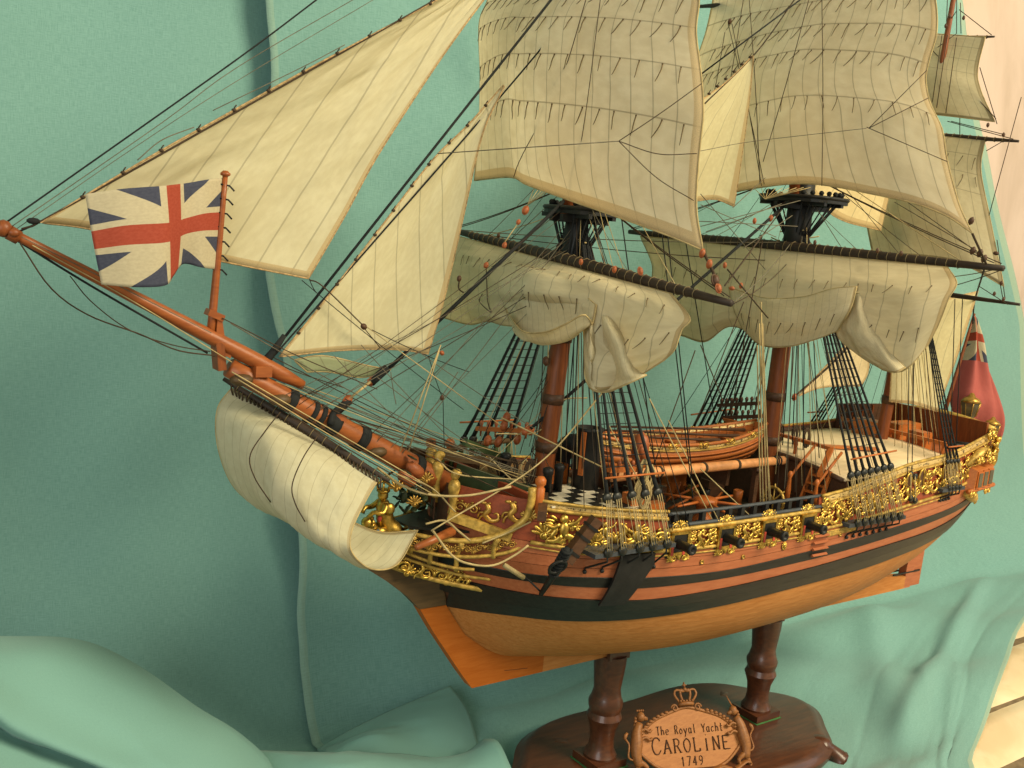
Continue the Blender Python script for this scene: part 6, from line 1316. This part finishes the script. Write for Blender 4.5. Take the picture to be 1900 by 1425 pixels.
# ================================================================ anchor hung at the bow
anc = empty('anchor', 'dark anchor with wooden stock hung outside the bow below the gilded frieze', 'anchor', at=U(1075, 1005, y=-8.4))
s0, s1 = U(1108, 962, y=-8.9), U(1050, 1040, y=-8.4); obj('stock', MB().beam(s0, s1, .62, .62, taper=1.15), DARKW, anc, False)
for t in (.2, .45, .8): c = s0+(s1-s0)*t; obj('stock_band', MB().beam(c-nrm(s1-s0)*.09, c+nrm(s1-s0)*.09, .78, .78), EBONY, anc, False)
r0, r1 = U(1053, 1020, y=-8.9), U(1026, 1066, y=-7.6); rr2 = random.Random(5)
mb = MB(); d = nrm(r1-r0); e = nrm(np.cross(d, A(0, 0, 1))); f = np.cross(d, e); mb.tube([r0+(r1-r0)*t+.26*(math.cos(t*55)*e+math.sin(t*55)*f) for t in np.linspace(0, 1, 120)], .10, 5); mb.tube([r0, r1], .24, 8); obj('rope_puddening', mb, BLACKR, anc)
ring_c = U(1035, 1052, y=-8.4); obj('ring', MB().tube([ring_c+.55*(math.cos(a)*e+math.sin(a)*d) for a in np.linspace(0, 2*math.pi, 17)[:-1]], .10, 6, True), EBONY, anc)
obj('shank', MB().tube([U(1052, 1028, y=-8.5), U(1030, 1062, y=-7.7), U(1004, 1102, y=-5.9)], [.3, .26, .16], 8), EBONY, anc)
obj('hanging_chain', MB().tube([U(1005, 1100, y=-5.95), U(985, 1080, y=-5.7), U(970, 1068, y=-5.4)], .06, 5), BLACKR, anc)
# ================================================================ flags
def union_col(m, u, v, asp=1.5):
    x = (u-.5)*asp; y = v-.5; d1 = (y-x*(1/asp)).abs(); d2 = (y+x*(1/asp)).abs(); salt = d1.mn(d2).lt(.15)
    crossw = (x.abs().lt(.19)).mx(y.abs().lt(.165)); crossr = (x.abs().lt(.118)).mx(y.abs().lt(.098)); n = m.noise(40, 3, (1, 1, 1), 'UV').step(.2, .8)
    c = m.mix(salt.mx(crossw), m.mix(n, (.07, .075, .115), (.10, .105, .145)), m.mix(n, (.56, .48, .33), (.65, .57, .40))); return m.mix(crossr, c, m.mix(n, (.40, .075, .045), (.48, .105, .065)))
def flag_mat(name, ens):
    m = Mat(name, 1.0, 0, .03); u, v = m.uv(); th = m.noise(300, 2, (1, 4, 1), 'UV')
    if not ens: c = union_col(m, u, v)
    else:
        can = (v.lt(.36)); c = m.mix(can, m.mix(m.noise(20, 3, (1, 1, 1), 'UV'), (.46, .12, .105), (.54, .16, .14)), union_col(m, u, v*2.78, 1.5))
    m.base(c); m.bump(th, .2, .0004); tr = m.nt.nodes.new('ShaderNodeBsdfTranslucent'); m.nt.links.new(m.b.inputs['Base Color'].links[0].from_socket, tr.inputs['Color']); mx = m.nt.nodes.new('ShaderNodeMixShader'); mx.inputs[0].default_value = .35
    m.nt.links.new(m.b.outputs[0], mx.inputs[1]); m.nt.links.new(tr.outputs[0], mx.inputs[2]); m.nt.links.new(mx.outputs[0], m.out.inputs[0]); return m.m
jack = empty('jack_flag', 'small red white and blue flag flying from the jackstaff at the bow', 'flag', at=U(410, 500, y=0))
JF = patch([px3([(413, 330, 0), (380, 334, -.9), (345, 340, -1.2), (328, 342, -2.0), (300, 345, -2.8), (230, 350, -3.0), (158, 360, -2.6)], 'y', 0),
            px3([(408, 410, 0), (378, 412, -1.0), (345, 420, -1.4), (326, 428, -2.3), (302, 432, -3.1), (235, 436, -3.2), (172, 446, -2.8)], 'y', 0),
            px3([(402, 500, 0), (372, 496, -.9), (340, 490, -1.1), (322, 512, -2.2), (306, 530, -3.1), (250, 533, -3.2), (188, 528, -2.8)], 'y', 0)], 30, 60)
uv = np.stack(np.meshgrid(np.r_[np.linspace(0, .36, 20), np.linspace(.375, 1, 40)], np.linspace(0, 1, 30)), -1)
obj('flag_cloth', MB().sheet(JF, uv, th=.03), flag_mat('union_cloth', False), jack)
for t in np.linspace(.06, .98, 7): p = U(417-15*t, 332+170*t, y=0); obj('flag_toggle', MB().tube([p+A(-.25, -.05, 0), p+A(.25, -.1, -.05), p+A(.5, -.15, -.3)], .05, 5), BLACKR, jack)
es, et = A(52.6, 0, 17.2), U(1808, 582, y=0)
spar('ensign_staff', [es+(et-es)*t for t in np.linspace(0, 1, 6)], np.linspace(.2, .12, 6), MASTW, label='ensign staff at the stern')
ens = empty('ensign_flag', 'drooping red ensign with union canton hanging at the stern', 'flag', at=U(1820, 700, y=0))
EF = patch([px3([(1806, 588, 0), (1808, 586, -.2), (1811, 588, -.3), (1814, 592, -.4)], 'y', 0), px3([(1799, 625, .2), (1808, 620, -.4), (1816, 622, -.7), (1824, 628, -.6)], 'y', 0),
            px3([(1788, 662, .3), (1803, 660, -.6), (1818, 662, -1.0), (1832, 668, -.8)], 'y', 0), px3([(1774, 712, .4), (1798, 712, -.9), (1822, 715, -1.3), (1850, 722, -1.0)], 'y', 0),
            px3([(1768, 748, .4), (1796, 750, -1.2), (1830, 756, -1.6), (1861, 768, -1.2)], 'y', 0), px3([(1774, 772, .6), (1800, 788, -.6), (1832, 806, -.9), (1858, 796, -.8)], 'y', 0), px3([(1786, 785, .8), (1806, 802, .2), (1830, 824, 0), (1848, 822, 0)], 'y', 0)], 44, 26)
for i in range(44):
    for j in range(26): EF[i, j, 1] += .35*math.sin(j*.55+i*.08)*min(1, i/12)
obj('flag_cloth', MB().sheet(EF, th=.03), flag_mat('ensign_cloth', True), ens)
